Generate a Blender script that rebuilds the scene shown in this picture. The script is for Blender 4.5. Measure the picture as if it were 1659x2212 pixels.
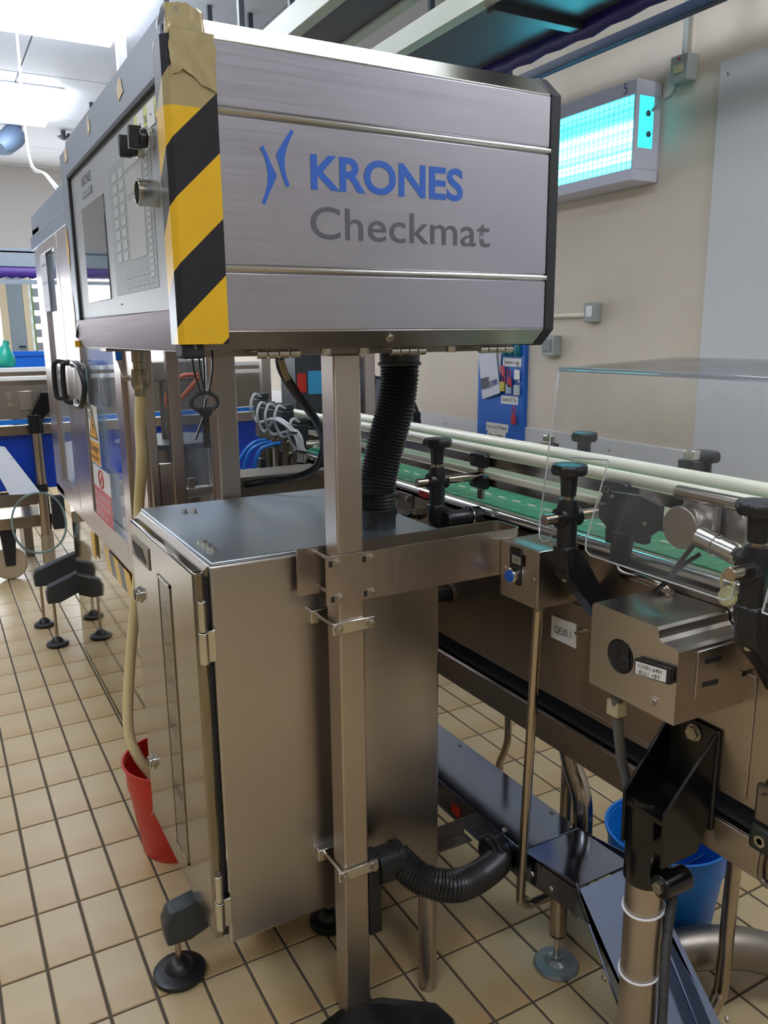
import bpy, math, random
from mathutils import Vector, Matrix
random.seed(7)
for o in list(bpy.data.objects): bpy.data.objects.remove(o)
SC = bpy.context.scene
COL = SC.collection
V = Vector
# ------------------------------------------------------------------ camera
IW, IH, FPX = 1659.0, 2212.0, 1751.3
CAMP = V((0, 0, 1.6))
def cam_axes(yaw, pitch, roll):
    yaw, pitch, roll = map(math.radians, (yaw, pitch, roll))
    f = V((math.sin(yaw)*math.cos(pitch), math.cos(yaw)*math.cos(pitch), -math.sin(pitch)))
    r = V((math.cos(yaw), -math.sin(yaw), 0)); d = f.cross(r)
    c, s = math.cos(roll), math.sin(roll)
    return c*r+s*d, -s*r+c*d, f
CR, CD, CF = cam_axes(29.02, 12.40, 0.59)
cd = bpy.data.cameras.new('camera'); cam = bpy.data.objects.new('camera', cd); COL.objects.link(cam)
cd.sensor_fit = 'VERTICAL'; cd.sensor_height = 36.0; cd.lens = FPX/IH*36.0; cd.clip_start = 0.02; cd.clip_end = 60
up, back = -CD, -CF
cam.matrix_world = Matrix(((CR.x, up.x, back.x, CAMP.x), (CR.y, up.y, back.y, CAMP.y), (CR.z, up.z, back.z, CAMP.z), (0, 0, 0, 1)))
SC.camera = cam
# a pixel of the photograph gives a direction; the surface it lies on gives the distance
def ray(x, y): return CR*((x-IW/2)/FPX)+CD*((y-IH/2)/FPX)+CF
def fX(x, y, X): d = ray(x, y); return CAMP+d*((X-CAMP.x)/d.x)
def fY(x, y, Y): d = ray(x, y); return CAMP+d*((Y-CAMP.y)/d.y)
def fZ(x, y, Z): d = ray(x, y); return CAMP+d*((Z-CAMP.z)/d.z)
def proj(p):
    v = V(p)-CAMP; z = v.dot(CF); return IW/2+FPX*v.dot(CR)/z, IH/2+FPX*v.dot(CD)/z, z
# ------------------------------------------------------------------ world, view
SC.view_settings.view_transform = 'Standard'; SC.view_settings.look = 'None'
SC.view_settings.gamma = 1.0; SC.view_settings.use_curve_mapping = False
SC.view_settings.exposure = EXPOSURE = 0.15
w = bpy.data.worlds.new('world'); SC.world = w; w.use_nodes = True
w.node_tree.nodes['Background'].inputs[0].default_value = (0.75, 0.85, 1.0, 1)
w.node_tree.nodes['Background'].inputs[1].default_value = 1.0
LAMP_POWER = 15.0        # ceiling lamp diffusers
WINDOW_POWER = 7.0       # daylight in the far windows
# ------------------------------------------------------------------ materials
def lin(h):
    h = h.lstrip('#'); c = [int(h[i:i+2], 16)/255 for i in (0, 2, 4)]
    return tuple(x/12.92 if x <= .04045 else ((x+.055)/1.055)**2.4 for x in c)
MATS = {}
def mat(name, col='#808080', rough=.5, metal=0., var=0., vscale=(6, 6, 6), bump=0., bscale=(40, 40, 40), rvar=0., emit=0., ecol=None, coat=0., spec=None, trans=0., detail=3, stain=None, stain_amt=0., stain_scale=1.5):
    if name in MATS: return MATS[name]
    m = bpy.data.materials.new(name); m.use_nodes = True; nt = m.node_tree; N = nt.nodes; L = nt.links
    b = N['Principled BSDF']; c = lin(col) if isinstance(col, str) else col
    b.inputs['Base Color'].default_value = (*c, 1); b.inputs['Roughness'].default_value = rough; b.inputs['Metallic'].default_value = metal
    if coat: b.inputs['Coat Weight'].default_value = coat; b.inputs['Coat Roughness'].default_value = .1
    if spec is not None: b.inputs['Specular IOR Level'].default_value = spec
    if trans: b.inputs['Transmission Weight'].default_value = trans
    if emit:
        b.inputs['Emission Color'].default_value = (*(lin(ecol) if ecol else c), 1); b.inputs['Emission Strength'].default_value = emit
    tc = N.new('ShaderNodeTexCoord')
    def noise(scale, det):
        mp = N.new('ShaderNodeMapping'); mp.inputs['Scale'].default_value = scale; L.new(tc.outputs['Object'], mp.inputs[0])
        n = N.new('ShaderNodeTexNoise'); n.inputs['Scale'].default_value = 1.0; n.inputs['Detail'].default_value = det; L.new(mp.outputs[0], n.inputs[0]); return n
    last = None
    if var:
        n = noise(vscale, detail); r = N.new('ShaderNodeMapRange'); r.inputs[3].default_value = 1-var; r.inputs[4].default_value = 1+var
        L.new(n.outputs['Fac'], r.inputs[0])
        mx = N.new('ShaderNodeVectorMath'); mx.operation = 'SCALE'; mx.inputs[0].default_value = c; L.new(r.outputs[0], mx.inputs['Scale'])
        L.new(mx.outputs[0], b.inputs['Base Color']); last = mx.outputs[0]
    if stain:
        n = noise((stain_scale,)*3, 4); r = N.new('ShaderNodeMapRange'); r.inputs[1].default_value = .5; r.inputs[2].default_value = .72; r.inputs[4].default_value = stain_amt
        L.new(n.outputs['Fac'], r.inputs[0]); mx = N.new('ShaderNodeMix'); mx.data_type = 'RGBA'
        if last: L.new(last, mx.inputs[6])
        else: mx.inputs[6].default_value = (*c, 1)
        mx.inputs[7].default_value = (*lin(stain), 1); L.new(r.outputs[0], mx.inputs[0]); L.new(mx.outputs[2], b.inputs['Base Color'])
    if rvar:
        n = noise(bscale, 2); r = N.new('ShaderNodeMapRange'); r.inputs[3].default_value = max(.02, rough-rvar); r.inputs[4].default_value = rough+rvar
        L.new(n.outputs['Fac'], r.inputs[0]); L.new(r.outputs[0], b.inputs['Roughness'])
    if bump:
        n = noise(bscale, 2); bp = N.new('ShaderNodeBump'); bp.inputs['Strength'].default_value = bump; bp.inputs['Distance'].default_value = .002
        L.new(n.outputs['Fac'], bp.inputs['Height']); L.new(bp.outputs[0], b.inputs['Normal'])
    MATS[name] = m; return m
def clear(name, tint=(1, 1, 1), rough=.03, refl=1.0, haze=0.0, hcol=(.8, .85, .9)):
    """clear plastic sheet: straight-through light with a fresnel surface reflection"""
    if name in MATS: return MATS[name]
    m = bpy.data.materials.new(name); m.use_nodes = True; nt = m.node_tree; N = nt.nodes; L = nt.links
    N.remove(N['Principled BSDF']); out = N['Material Output']
    t = N.new('ShaderNodeBsdfTransparent'); t.inputs[0].default_value = (*tint, 1)
    g = N.new('ShaderNodeBsdfGlossy'); g.inputs['Roughness'].default_value = rough; g.inputs['Color'].default_value = (refl,)*3+(1,)
    lw_ = N.new('ShaderNodeLayerWeight'); pw = N.new('ShaderNodeMath'); pw.operation = 'POWER'; pw.inputs[1].default_value = 5; L.new(lw_.outputs['Facing'], pw.inputs[0])
    f = N.new('ShaderNodeMapRange'); f.inputs[3].default_value = .04; f.inputs[4].default_value = .9; L.new(pw.outputs[0], f.inputs[0])
    mx = N.new('ShaderNodeMixShader'); L.new(f.outputs[0], mx.inputs[0]); L.new(t.outputs[0], mx.inputs[1]); L.new(g.outputs[0], mx.inputs[2])
    o = mx.outputs[0]
    if haze:
        d = N.new('ShaderNodeBsdfDiffuse'); d.inputs[0].default_value = (*hcol, 1); tc = N.new('ShaderNodeTexCoord')
        n = N.new('ShaderNodeTexNoise'); n.inputs['Scale'].default_value = 9; n.inputs['Detail'].default_value = 6; L.new(tc.outputs['Object'], n.inputs[0])
        r = N.new('ShaderNodeMapRange'); r.inputs[1].default_value = .3; r.inputs[2].default_value = .75; r.inputs[4].default_value = haze; L.new(n.outputs['Fac'], r.inputs[0])
        m2 = N.new('ShaderNodeMixShader'); L.new(r.outputs[0], m2.inputs[0]); L.new(o, m2.inputs[1]); L.new(d.outputs[0], m2.inputs[2]); o = m2.outputs[0]
    L.new(o, out.inputs[0]); MATS[name] = m; return m
def steel(name, col, rough, axis='z', rvar=.06, bump=.03, var=.08):
    s = {'z': (260, 260, 3), 'x': (3, 260, 260), 'y': (260, 3, 260), 'n': (60, 60, 60)}[axis]
    return mat(name, col, rough, 1.0, var=var, vscale=(5, 5, 5), bump=bump, bscale=s, rvar=rvar)
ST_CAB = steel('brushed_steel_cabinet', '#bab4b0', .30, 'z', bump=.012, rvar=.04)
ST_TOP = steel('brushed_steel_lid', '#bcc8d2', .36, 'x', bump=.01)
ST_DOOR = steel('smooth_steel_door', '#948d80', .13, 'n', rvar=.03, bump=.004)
ST_HEAD = steel('satin_steel_head', '#b2b1ba', .36, 'x', bump=.015)
ST_POST = steel('brushed_steel_post', '#bdb2a7', .36, 'z')
ST_PANEL = steel('brushed_steel_conveyor', '#aea398', .33, 'z')
ST_TUBE = steel('polished_steel_tube', '#b0a496', .2, 'n', bump=.004)
ST_DULL = steel('dull_steel', '#8f867c', .42, 'n')
ST_BRIGHT = mat('bright_steel', '#d0cdc6', .18, 1.0)
ST_MIRROR = mat('mirror_steel', '#c2bcaa', .05, 1.0, bump=.06, bscale=(5, 5, 5))
ST_TROUGH = steel('polished_trough_steel', '#8c99b4', .12, 'n', rvar=.03, bump=.006)  # blue tint in the steel colour stands in for a blue reflection
ZINC = mat('zinc_bolt', '#b7b0a2', .3, 1.0)
BRASSY = mat('nickel_fitting', '#9d9480', .28, 1.0)
BLACK = mat('black_plastic', '#191a1c', .34, bump=.05, bscale=(300, 300, 300))
BLACKM = mat('black_matt', '#1b1c1e', .6)
BLACKP = mat('black_paint', '#0d0d0e', .22, bump=.1, bscale=(60, 60, 60))
RUBBER = mat('black_rubber_foot', '#15181a', .4)
GREYPL = mat('dark_grey_plastic', '#34383b', .45)
CREAM = mat('cream_plastic', '#f1ebd6', .35, var=.04)
WHITE = mat('white_paint', '#e8e8e6', .4)
WHITEL = mat('white_label', '#dedcd6', .5)
INK = mat('black_ink', '#141414', .5)
BLUEINK = mat('blue_print', '#2f5fb5', .4)
GREYINK = mat('grey_print', '#55575d', .45)
YEL = mat('yellow_tape', '#d9ab1c', .35, var=.12, vscale=(20, 20, 20))
TAPEK = mat('black_tape', '#1d1f25', .32, var=.15, vscale=(20, 20, 20))
TAPEB = mat('faded_tan_tape', '#a99a70', .3, 0.2, var=.15, vscale=(25, 25, 25), bump=.1, bscale=(30, 30, 30))
RED = mat('red_plastic', '#c0261b', .4)
BLUE = mat('blue_plastic', '#0f6fc8', .38)
GREEN = mat('green_belt', '#2e8f66', .3, var=.12, vscale=(8, 30, 8))
GROUT = mat('grout', '#4f463a', .85, var=.2, vscale=(9, 9, 9))
TILE = mat('floor_tile', '#b7a27b', .34, var=.1, vscale=(3, 3, 3), bump=.05, bscale=(90, 90, 90), stain='#9c7238', stain_amt=.7, stain_scale=1.6)
BEIGE = mat('beige_wall', '#d8ccba', .65, var=.06, vscale=(1.2, 1.2, 1.2), stain='#b5a58a', stain_amt=.35)
CLAD = mat('white_cladding', '#d2d2d2', .35, var=.03)
CEIL = mat('ceiling_white', '#dfe3ea', .6)
CLEAR = clear('clear_polycarbonate', (.97, .98, .98), .03, .6, .05, (.75, .78, .82))
CLEARD = clear('clear_door_pane', (.86, .9, .95), .04, 1.0, .22, (.55, .62, .72))
EDGE = mat('polycarbonate_edge', '#b9bdbc', .15, 0.0, spec=.8)
# ------------------------------------------------------------------ mesh builder
def frame_of(d):
    d = d.normalized(); a = V((0, 0, 1)) if abs(d.z) < .9 else V((1, 0, 0))
    u = a.cross(d).normalized(); return u, d.cross(u)
class B:
    def __init__(s): s.v = []; s.f = []; s.m = []; s.mi = 0
    def add(s, vs, fs):
        n = len(s.v); s.v += [V(p) for p in vs]; s.f += [tuple(i+n for i in f) for f in fs]; s.m += [s.mi]*len(fs); return s
    def box(s, x0, x1, y0, y1, z0, z1):
        return s.hexa([(x0, y0, z0), (x1, y0, z0), (x1, y1, z0), (x0, y1, z0), (x0, y0, z1), (x1, y0, z1), (x1, y1, z1), (x0, y1, z1)])
    def hexa(s, p): return s.add(p, [(3, 2, 1, 0), (4, 5, 6, 7), (0, 1, 5, 4), (1, 2, 6, 5), (2, 3, 7, 6), (3, 0, 4, 7)])
    def cyl(s, a, b, r, n=16, r2=None, caps=True):
        a, b = V(a), V(b); r2 = r if r2 is None else r2; u, w = frame_of(b-a); k = range(n)
        vs = [a+(u*math.cos(2*math.pi*i/n)+w*math.sin(2*math.pi*i/n))*r for i in k]+[b+(u*math.cos(2*math.pi*i/n)+w*math.sin(2*math.pi*i/n))*r2 for i in k]
        fs = [(i, (i+1) % n, n+(i+1) % n, n+i) for i in k]
        if caps: fs += [tuple(reversed(range(n))), tuple(range(n, 2*n))]
        return s.add(vs, fs)
    def lathe(s, o, axis, prof, n=24):
        o = V(o); d = V(axis).normalized(); u, w = frame_of(d); vs = []; fs = []
        for r, h in prof:
            vs += [o+d*h+(u*math.cos(2*math.pi*i/n)+w*math.sin(2*math.pi*i/n))*max(r, 1e-5) for i in range(n)]
        for j in range(len(prof)-1):
            fs += [(j*n+i, j*n+(i+1) % n, (j+1)*n+(i+1) % n, (j+1)*n+i) for i in range(n)]
        fs += [tuple(reversed(range(n))), tuple(range((len(prof)-1)*n, len(prof)*n))]
        return s.add(vs, fs)
    def tube(s, path, r, n=10, caps=True):
        P = [V(p) for p in path]; K = len(P); T = []
        for i in range(K): T.append((P[min(i+1, K-1)]-P[max(i-1, 0)]).normalized())
        u, w = frame_of(T[0]); vs = []; fs = []
        for i in range(K):
            if i:
                q = T[i-1].rotation_difference(T[i]); u = q @ u; u = (u-T[i]*u.dot(T[i])).normalized()
            w = T[i].cross(u); rr = r(i) if callable(r) else r
            vs += [P[i]+(u*math.cos(2*math.pi*k/n)+w*math.sin(2*math.pi*k/n))*rr for k in range(n)]
        for j in range(K-1): fs += [(j*n+i, j*n+(i+1) % n, (j+1)*n+(i+1) % n, (j+1)*n+i) for i in range(n)]
        if caps: fs += [tuple(reversed(range(n))), tuple(range((K-1)*n, K*n))]
        return s.add(vs, fs)
    def prism(s, pts, d):
        pts = [V(p) for p in pts]; d = V(d); n = len(pts)
        nr = V((0, 0, 0))
        for i in range(n): nr += pts[i].cross(pts[(i+1) % n])
        if nr.dot(d) > 0: pts.reverse()
        return s.add(pts+[p+d for p in pts], [tuple(range(n)), tuple(reversed(range(n, 2*n)))]+[(i, n+i, n+(i+1) % n, (i+1) % n) for i in range(n)])
    def quad(s, *p): return s.add(p, [tuple(range(len(p)))])
    def bar(s, a, b, wd, ht, up=(0, 0, 1)):
        a, b = V(a), V(b); d = (b-a).normalized(); u = V(up).cross(d).normalized()*wd/2; v = d.cross(u).normalized()*ht/2
        return s.hexa([a-u-v, a+u-v, b+u-v, b-u-v, a-u+v, a+u+v, b+u+v, b-u+v])
    def hexbolt(s, p, d, r=.0085, h=.006, washer=True):
        p = V(p); d = V(d).normalized()
        if washer: s.cyl(p, p+d*.002, r*1.25, 16); p = p+d*.002
        s.cyl(p, p+d*h, r, 6); s.cyl(p+d*h, p+d*(h+.0006), r*.6, 10); return s
    def build(s, name, m, parent=None, bev=0., smooth=40, loc=None, seg=2, solid=0.):
        me = bpy.data.meshes.new(name); o = bpy.data.objects.new(name, me); COL.objects.link(o)
        off = V((0, 0, 0))
        if parent: o.parent = parent; off = wloc(parent)
        if loc is not None: o.location = V(loc)-off; off = V(loc)
        me.from_pydata([tuple(p-off) for p in s.v], [], s.f)
        for mm in (m if isinstance(m, (list, tuple)) else [m]): me.materials.append(mm)
        if any(s.m):
            for p, i in zip(me.polygons, s.m): p.material_index = i
        me.update()
        if smooth:
            for p in me.polygons: p.use_smooth = True
            me.set_sharp_from_angle(angle=math.radians(smooth))
        if bev:
            md = o.modifiers.new('bevel', 'BEVEL'); md.width = bev; md.segments = seg; md.limit_method = 'ANGLE'; md.angle_limit = math.radians(35)
        if solid:
            md = o.modifiers.new('solid', 'SOLIDIFY'); md.thickness = solid; md.offset = 0
        return o
def wloc(o):
    v = V((0, 0, 0))
    while o: v = v+o.location; o = o.parent
    return v
def tag(o, label, cat, group=None):
    o['label'] = label; o['category'] = cat
    if group: o['group'] = group
    return o
def thing(name, loc, label, cat, group=None):
    o = bpy.data.objects.new(name, None); COL.objects.link(o); o.location = loc; o.empty_display_size = .05
    return tag(o, label, cat, group)
def struct(o): o['kind'] = 'structure'; return o
def dup(root, loc, label=None, group=None):
    r = root.copy(); COL.objects.link(r); r.location = loc
    if label: r['label'] = label
    if group: r['group'] = group
    for ch in list(root.children):
        c = ch.copy(); COL.objects.link(c); c.parent = r
        for g in list(ch.children):
            d = g.copy(); COL.objects.link(d); d.parent = c
    return r
def text(name, s, m, parent, o, ux, uy, size, depth=.0006, bold=0., width=None, spacing=1.0):
    """flat lettering: origin o (left end of base line), ux reading direction, uy letter height; width squeezes to fit"""
    cu = bpy.data.curves.new(name, 'FONT'); cu.body = s; cu.size = 1.0; cu.extrude = 0; cu.offset = bold; cu.space_character = spacing; cu.resolution_u = 4
    t = bpy.data.objects.new(name, cu); COL.objects.link(t)
    dg = bpy.context.evaluated_depsgraph_get(); me = bpy.data.meshes.new_from_object(t.evaluated_get(dg))
    bpy.data.objects.remove(t); bpy.data.curves.remove(cu)
    xs = [v.co.x for v in me.vertices]; x0, x1 = min(xs), max(xs)
    sx = size if not width else width/(x1-x0)
    ux, uy, o = V(ux).normalized(), V(uy).normalized(), V(o); n = ux.cross(uy); off = wloc(parent) if parent else V((0, 0, 0))
    for v in me.vertices: v.co = o+ux*((v.co.x-x0)*sx)+uy*(v.co.y*size)+n*depth-off
    me.materials.append(m); ob = bpy.data.objects.new(name, me); COL.objects.link(ob)
    if parent: ob.parent = parent
    return ob
def smoothpath(P, n=8):
    P = [V(p) for p in P]; Q = [P[0]*2-P[1]]+P+[P[-1]*2-P[-2]]; out = []
    for i in range(1, len(Q)-2):
        for k in range(n):
            t = k/n; a, b, c, d = Q[i-1], Q[i], Q[i+1], Q[i+2]
            out.append(.5*((2*b)+(c-a)*t+(2*a-5*b+4*c-d)*t*t+(3*b-a-3*c+d)*t**3))
    out.append(P[-1]); return out
def even(P, step):
    out = [P[0]]; acc = 0
    for a, b in zip(P, P[1:]):
        L = (b-a).length; d = step-acc
        while d <= L: out.append(a+(b-a)*(d/L)); d += step
        acc = (acc+L) % step if L else acc
    return out
def corrugated(path, r, pitch, depth, n=16):
    P = even(smoothpath(path, 24), pitch/4); b = B()
    b.tube(P, lambda i: r-depth*(0, .5, 1, .5)[i % 4], n); return b
# ================================================================== ROOM
XW, XL, YB, YF, ZC = 2.8, -4.0, 10.0, -3.0, 3.4
floor = struct(B().box(XL, XW, YF, YB, -.05, -.004).build('floor', GROUT, None, smooth=0))
TPX, TPY, TX0, TY0 = .1137, .2346, 1.1232, 1.533
def tile_mesh(nm, w_, d_):
    b = B(); e = .0022
    lo = [(-w_/2, -d_/2, -.006), (w_/2, -d_/2, -.006), (w_/2, d_/2, -.006), (-w_/2, d_/2, -.006)]
    mid = [(x, y, -.0016) for x, y, z in lo]; hi = [(x-math.copysign(e, x), y-math.copysign(e, y), 0) for x, y, z in lo]
    b.add(lo+mid+hi, [(8, 9, 10, 11)]+[(i, (i+1) % 4, 4+(i+1) % 4, 4+i) for i in range(4)]+[(4+i, 4+(i+1) % 4, 8+(i+1) % 4, 8+i) for i in range(4)])
    return b
cells = []
for i in range(int((XL-TX0)/TPX)+1, int((XW-TX0)/TPX)):
    for j in range(int((YF-TY0)/TPY)+1, int((YB-TY0)/TPY)):
        cx, cy = TX0+(i+.5)*TPX, TY0+(j+.5)*TPY
        px, py, dz = proj((cx, cy, 0)); vis = dz > .3 and -60 < px < IW+60 and 700 < py < IH+110
        hid = .5 < cx < 1.2 and cy > 2.6
        cells.append((-(1/dz**3 if vis and not hid else 0), cx, cy))
cells.sort()
tb = tile_mesh('tile', TPX-.0075, TPY-.0065); first = None
for k, (s_, cx, cy) in enumerate(cells[:300]):
    if first is None:
        first = tb.build('tile', TILE, floor, smooth=0); o = first
    else:
        o = first.copy(); COL.objects.link(o)
    o.location = (cx, cy, 0); o.rotation_euler = (random.uniform(-.002, .002), random.uniform(-.003, .003), 0)
rest = B()
for s_, cx, cy in cells[300:]: rest.add([v+V((cx, cy, 0)) for v in tb.v], tb.f)
o = rest.build('tile_field', TILE, floor, smooth=0); o['kind'] = 'stuff'
# walls
wr = struct(B().box(XW, XW+.15, YF, YB, 0, ZC).build('wall_right', BEIGE, smooth=0))
def clad(y0, y1, z0, z1):
    p = B().box(XW-.012, XW+.002, y0, y1, z0, z1).build('cladding_panel', CLAD, wr, bev=.002)
    s = B()
    n = max(2, int((y1-y0)/.45))
    for k in range(n+1):
        yy = y0+.04+(y1-y0-.08)*k/n
        for zz in (z1-.05,): s.lathe((XW-.012, yy, zz), (-1, 0, 0), [(.008, 0), (.007, .003), (.003, .005)], 10)
    s.build('screw_head', ZINC, p)
for y0, y1 in ((2.345, 3.72), (3.725, 5.2), (5.205, 6.7), (6.705, 9.98)): clad(y0, y1, .0, 1.10)
clad(.6, 2.335, 0, 2.6); clad(-2.9, .595, 0, 2.6)
wl = struct(B().box(XL-.15, XL, YF, YB, 0, ZC).build('wall_left', mat('wall_left_paint', '#93887a', .6, var=.08, vscale=(1, 1, 1)), smooth=0))
wf = struct(B().box(XL, XW, YF-.15, YF, 0, ZC).build('wall_front', mat('wall_front_paint', '#b5a996', .6, var=.1, vscale=(1, 1, 1)), smooth=0))
# back wall with two tall bright windows
WBM = mat('wall_back_paint', '#d8d6d2', .6)
wins = [(-.45, .85, .9, 2.45), (1.08, 1.55, .9, 2.45), (1.75, 2.6, .9, 2.45), (-3.2, -.9, .9, 2.45)]
wb = B(); xs = sorted([w_[0] for w_ in wins]+[w_[1] for w_ in wins])
wb.box(XL, XW, YB, YB+.2, 0, .9); wb.box(XL, XW, YB, YB+.2, 2.45, ZC)
prev = XL
for x0, x1, z0, z1 in sorted(wins): wb.box(prev, x0, YB, YB+.2, z0, z1); prev = x1
wb.box(prev, XW, YB, YB+.2, .9, 2.45)
struct(wb.build('wall_back', WBM, smooth=0))
SKYW = mat('daylight_pane', '#ffffff', .3, emit=WINDOW_POWER, ecol='#f2f8ff')
for k, (x0, x1, z0, z1) in enumerate(sorted(wins)):
    f = B()
    for a in ((x0, x0+.05, z0, z1), (x1-.05, x1, z0, z1), (x0, x1, z0, z0+.05), (x0, x1, z1-.05, z1)): f.box(a[0], a[1], YB-.02, YB+.1, a[2], a[3])
    wo = struct(f.build('window_%d' % (k+1), WHITE, bev=.004))
    B().box(x0+.05, x1-.05, YB+.03, YB+.04, z0+.05, z1-.05).build('pane', SKYW, wo, smooth=0)
# grey door in the back wall
d1 = struct(B().box(.78, .86, YB-.04, YB, 0, 2.4).box(1.02, 1.08, YB-.04, YB, 0, 2.4).box(.78, 1.08, YB-.04, YB, 2.32, 2.4).build('door_1', mat('cream_frame', '#d9c9a8', .5), bev=.004))
B().box(.86, 1.02, YB-.03, YB-.005, 0, 2.32).build('door_leaf', mat('grey_door', '#8b97a0', .4), d1, bev=.004)
B().cyl((.99, YB-.03, 1.5), (.99, YB-.07, 1.5), .01).box(.93, 1.0, YB-.08, YB-.065, 1.49, 1.51).build('handle', BLACK, d1)
# ceiling panels
ceil = struct(B().box(XL, XW, YF, YB, ZC+.01, ZC+.1).build('ceiling', mat('ceiling_joint', '#6f7680', .8), smooth=0))
cp = None
PX_, PY_ = 1.2, 1.2
for i in range(6):
    for j in range(11):
        x0 = XL+i*PX_; y0 = YF+j*PY_; x1 = min(x0+PX_, XW); y1 = min(y0+PY_, YB)
        full = x1-x0 > PX_-.01 and y1-y0 > PY_-.01
        if full and cp: o = cp.copy(); COL.objects.link(o); o.location = (x0, y0, ZC)
        else:
            o = B().box(x0+.005, x1-.005, y0+.005, y1-.005, ZC, ZC+.02).build('ceiling_panel', CEIL, ceil, bev=.003, loc=(x0, y0, ZC))
            if full: cp = o
# lamps
LAMP = mat('lamp_diffuser', '#ffffff', .4, emit=LAMP_POWER, ecol='#e9f1ff')
LAMPB = mat('lamp_housing', '#eef0f2', .4)
def lamp(x, y, lx, ly, label, group=None):
    t = thing('ceiling_lamp', (x, y, ZC-.07), label, 'lamp', group)
    h = B()
    h.box(x-lx, x+lx, y-ly, y+ly, ZC-.012, ZC-.001).build('housing', LAMPB, t, bev=.003)
    B().box(x-lx+.021, x+lx-.021, y-ly+.021, y+ly-.021, ZC-.07, ZC-.013).build('diffuser', LAMP, t, smooth=0)
    return t
G = 'ceiling lamps'
lamp(.88, 4.95, .35, .65, 'glaring ceiling lamp above the guarded labelling machine', G)
lamp(.78, 7.35, .35, .5, 'glaring ceiling lamp above the far cross conveyor', G)
lamp(1.0, 2.05, .6, .3, 'ceiling lamp above the inspection head', G)
for x, y in ((-1.6, 5.2), (-1.6, 2.4), (-1.6, -.4), (.2, -1.2), (2.3, .2)):  # lamps added out of view to brighten head panel, floor and right wall
    lamp(x, y, .3, .6, 'unseen ceiling lamp added to light the machines and walls', G)
# ================================================================== CABINET
cab = thing('control_cabinet', (.736, 1.87, .25), 'large stainless steel control cabinet with hinged side door hung between two posts', 'cabinet')
CX0, CX1, CY0, CY1, CZ0, CZ1 = .456, 1.016, 1.56, 2.18, .25, 1.146
B().box(CX0, CX1, CY0, CY1, CZ0, CZ1-.004).build('body', ST_CAB, cab, bev=.007, seg=3)
B().box(CX0+.006, CX1+.004, CY0+.004, CY1+.004, CZ1-.006, CZ1+.002).build('lid', ST_TOP, cab, bev=.003)
B().box(CX0-.012, CX0+.01, CY0+.012, CY1-.03, CZ0+.02, CZ1-.016).build('gasket_frame', mat('dark_gasket', '#22262a', .5), cab, bev=.002)
# sloping lip in front of the lid
B().prism([(CX0, CY0+.002, CZ1-.004), (CX0-.014, CY0+.012, CZ1-.02), (CX0, CY0+.012, CZ1-.03)], (0, CY1-CY0-.02, 0)).build('lip', ST_DULL, cab)
DX = .42
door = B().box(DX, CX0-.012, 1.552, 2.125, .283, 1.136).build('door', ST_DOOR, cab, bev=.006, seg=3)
B().box(DX-.0015, DX+.004, 1.75, 1.842, .36, 1.05).build('inset_panel', mat('inset_dark_glass', '#57544a', .06, .9), door, bev=.001)
fr = B()
for a in ((1.742, 1.75, .352, 1.058), (1.842, 1.85, .352, 1.058), (1.742, 1.85, .352, .36), (1.742, 1.85, 1.05, 1.058)): fr.box(DX-.003, DX+.002, *a)
fr.build('inset_frame', ST_DOOR, door, bev=.001)
for z in (.946, .472):
    b = B().lathe((DX, 2.065, z), (-1, 0, 0), [(.022, 0), (.022, .004), (.017, .006), (.017, .012), (.013, .014), (.013, .009)], 24)
    b.box(DX-.016, DX-.008, 2.063, 2.067, z-.01, z+.01); b.build('lock', ST_BRIGHT, door)
b = B().box(DX-.003, DX+.001, 1.925, 2.105, 1.045, 1.10); b.build('label_holder', ST_DULL, door, bev=.001)
B().prism([(DX-.0035, 1.95, 1.055), (DX-.0035, 2.06, 1.055), (DX-.0035, 2.1, 1.085), (DX-.0035, 1.99, 1.085)], (-.001, 0, 0)).build('label_slot', BLACKM, door)
for z in (1.0, .37):
    hg = B().cyl((.434, 1.5465, z+.01), (.434, 1.5465, z+.075), .0085, 14)
    hg.box(.424, .46, 1.549, 1.556, z-.06, z+.008); hg.cyl((.434, 1.5465, z-.06), (.434, 1.5465, z+.008), .0095, 14)
    h = hg.build('hinge', ST_BRIGHT, cab, bev=.001)
    for dz in (-.012, -.045): B().lathe((.4285, 1.548, z+dz), (-.3, -1, 0), [(.005, 0), (.0045, .002), (.002, .0032)], 10).build('screw', ZINC, h)
# loose hexagon bolts on the lid
Gb = 'loose bolts on the cabinet lid'
for i, (px, py, lb) in enumerate([(437, 1175, 'loose hexagon bolt of the row of three, the one furthest from the lid corner'), (447, 1182, 'middle hexagon bolt of the row of three on the cabinet lid'), (458, 1191, 'loose hexagon bolt of the row of three, the one nearest the lid corner'),
                                  (398, 1108, 'small bolt of the back pair on the lid, nearer the cabinet door'), (419, 1107, 'small bolt of the back pair on the lid, further from the cabinet door')]):
    p = fZ(px, py, CZ1+.002)
    b = B().cyl(p, p+V((0, 0, .002)), .0125 if i < 3 else .009, 18)
    b.cyl(p+V((0, 0, .002)), p+V((0, 0, .009)), .0105 if i < 3 else .0075, 6); b.cyl(p+V((0, 0, .009)), p+V((0, 0, .0096)), .007, 12)
    tag(b.build('hexagon_bolt', ZINC, None, bev=.0006, loc=p), lb, 'bolt', Gb if i < 3 else 'pair of bolts at the back of the lid')
# ================================================================== POSTS
def post(y0, z0, label):
    t = thing('support_post', (.727, y0+.03, 0), label, 'post')
    B().box(.697, .757, y0, y0+.06, z0, 1.562).build('tube', ST_POST, t, bev=.004, seg=3)
    return t
p1 = post(1.454, .01, 'square stainless steel post in front of the control cabinet')
p2 = post(2.212, .01, 'square stainless steel post behind the control cabinet')
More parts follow.
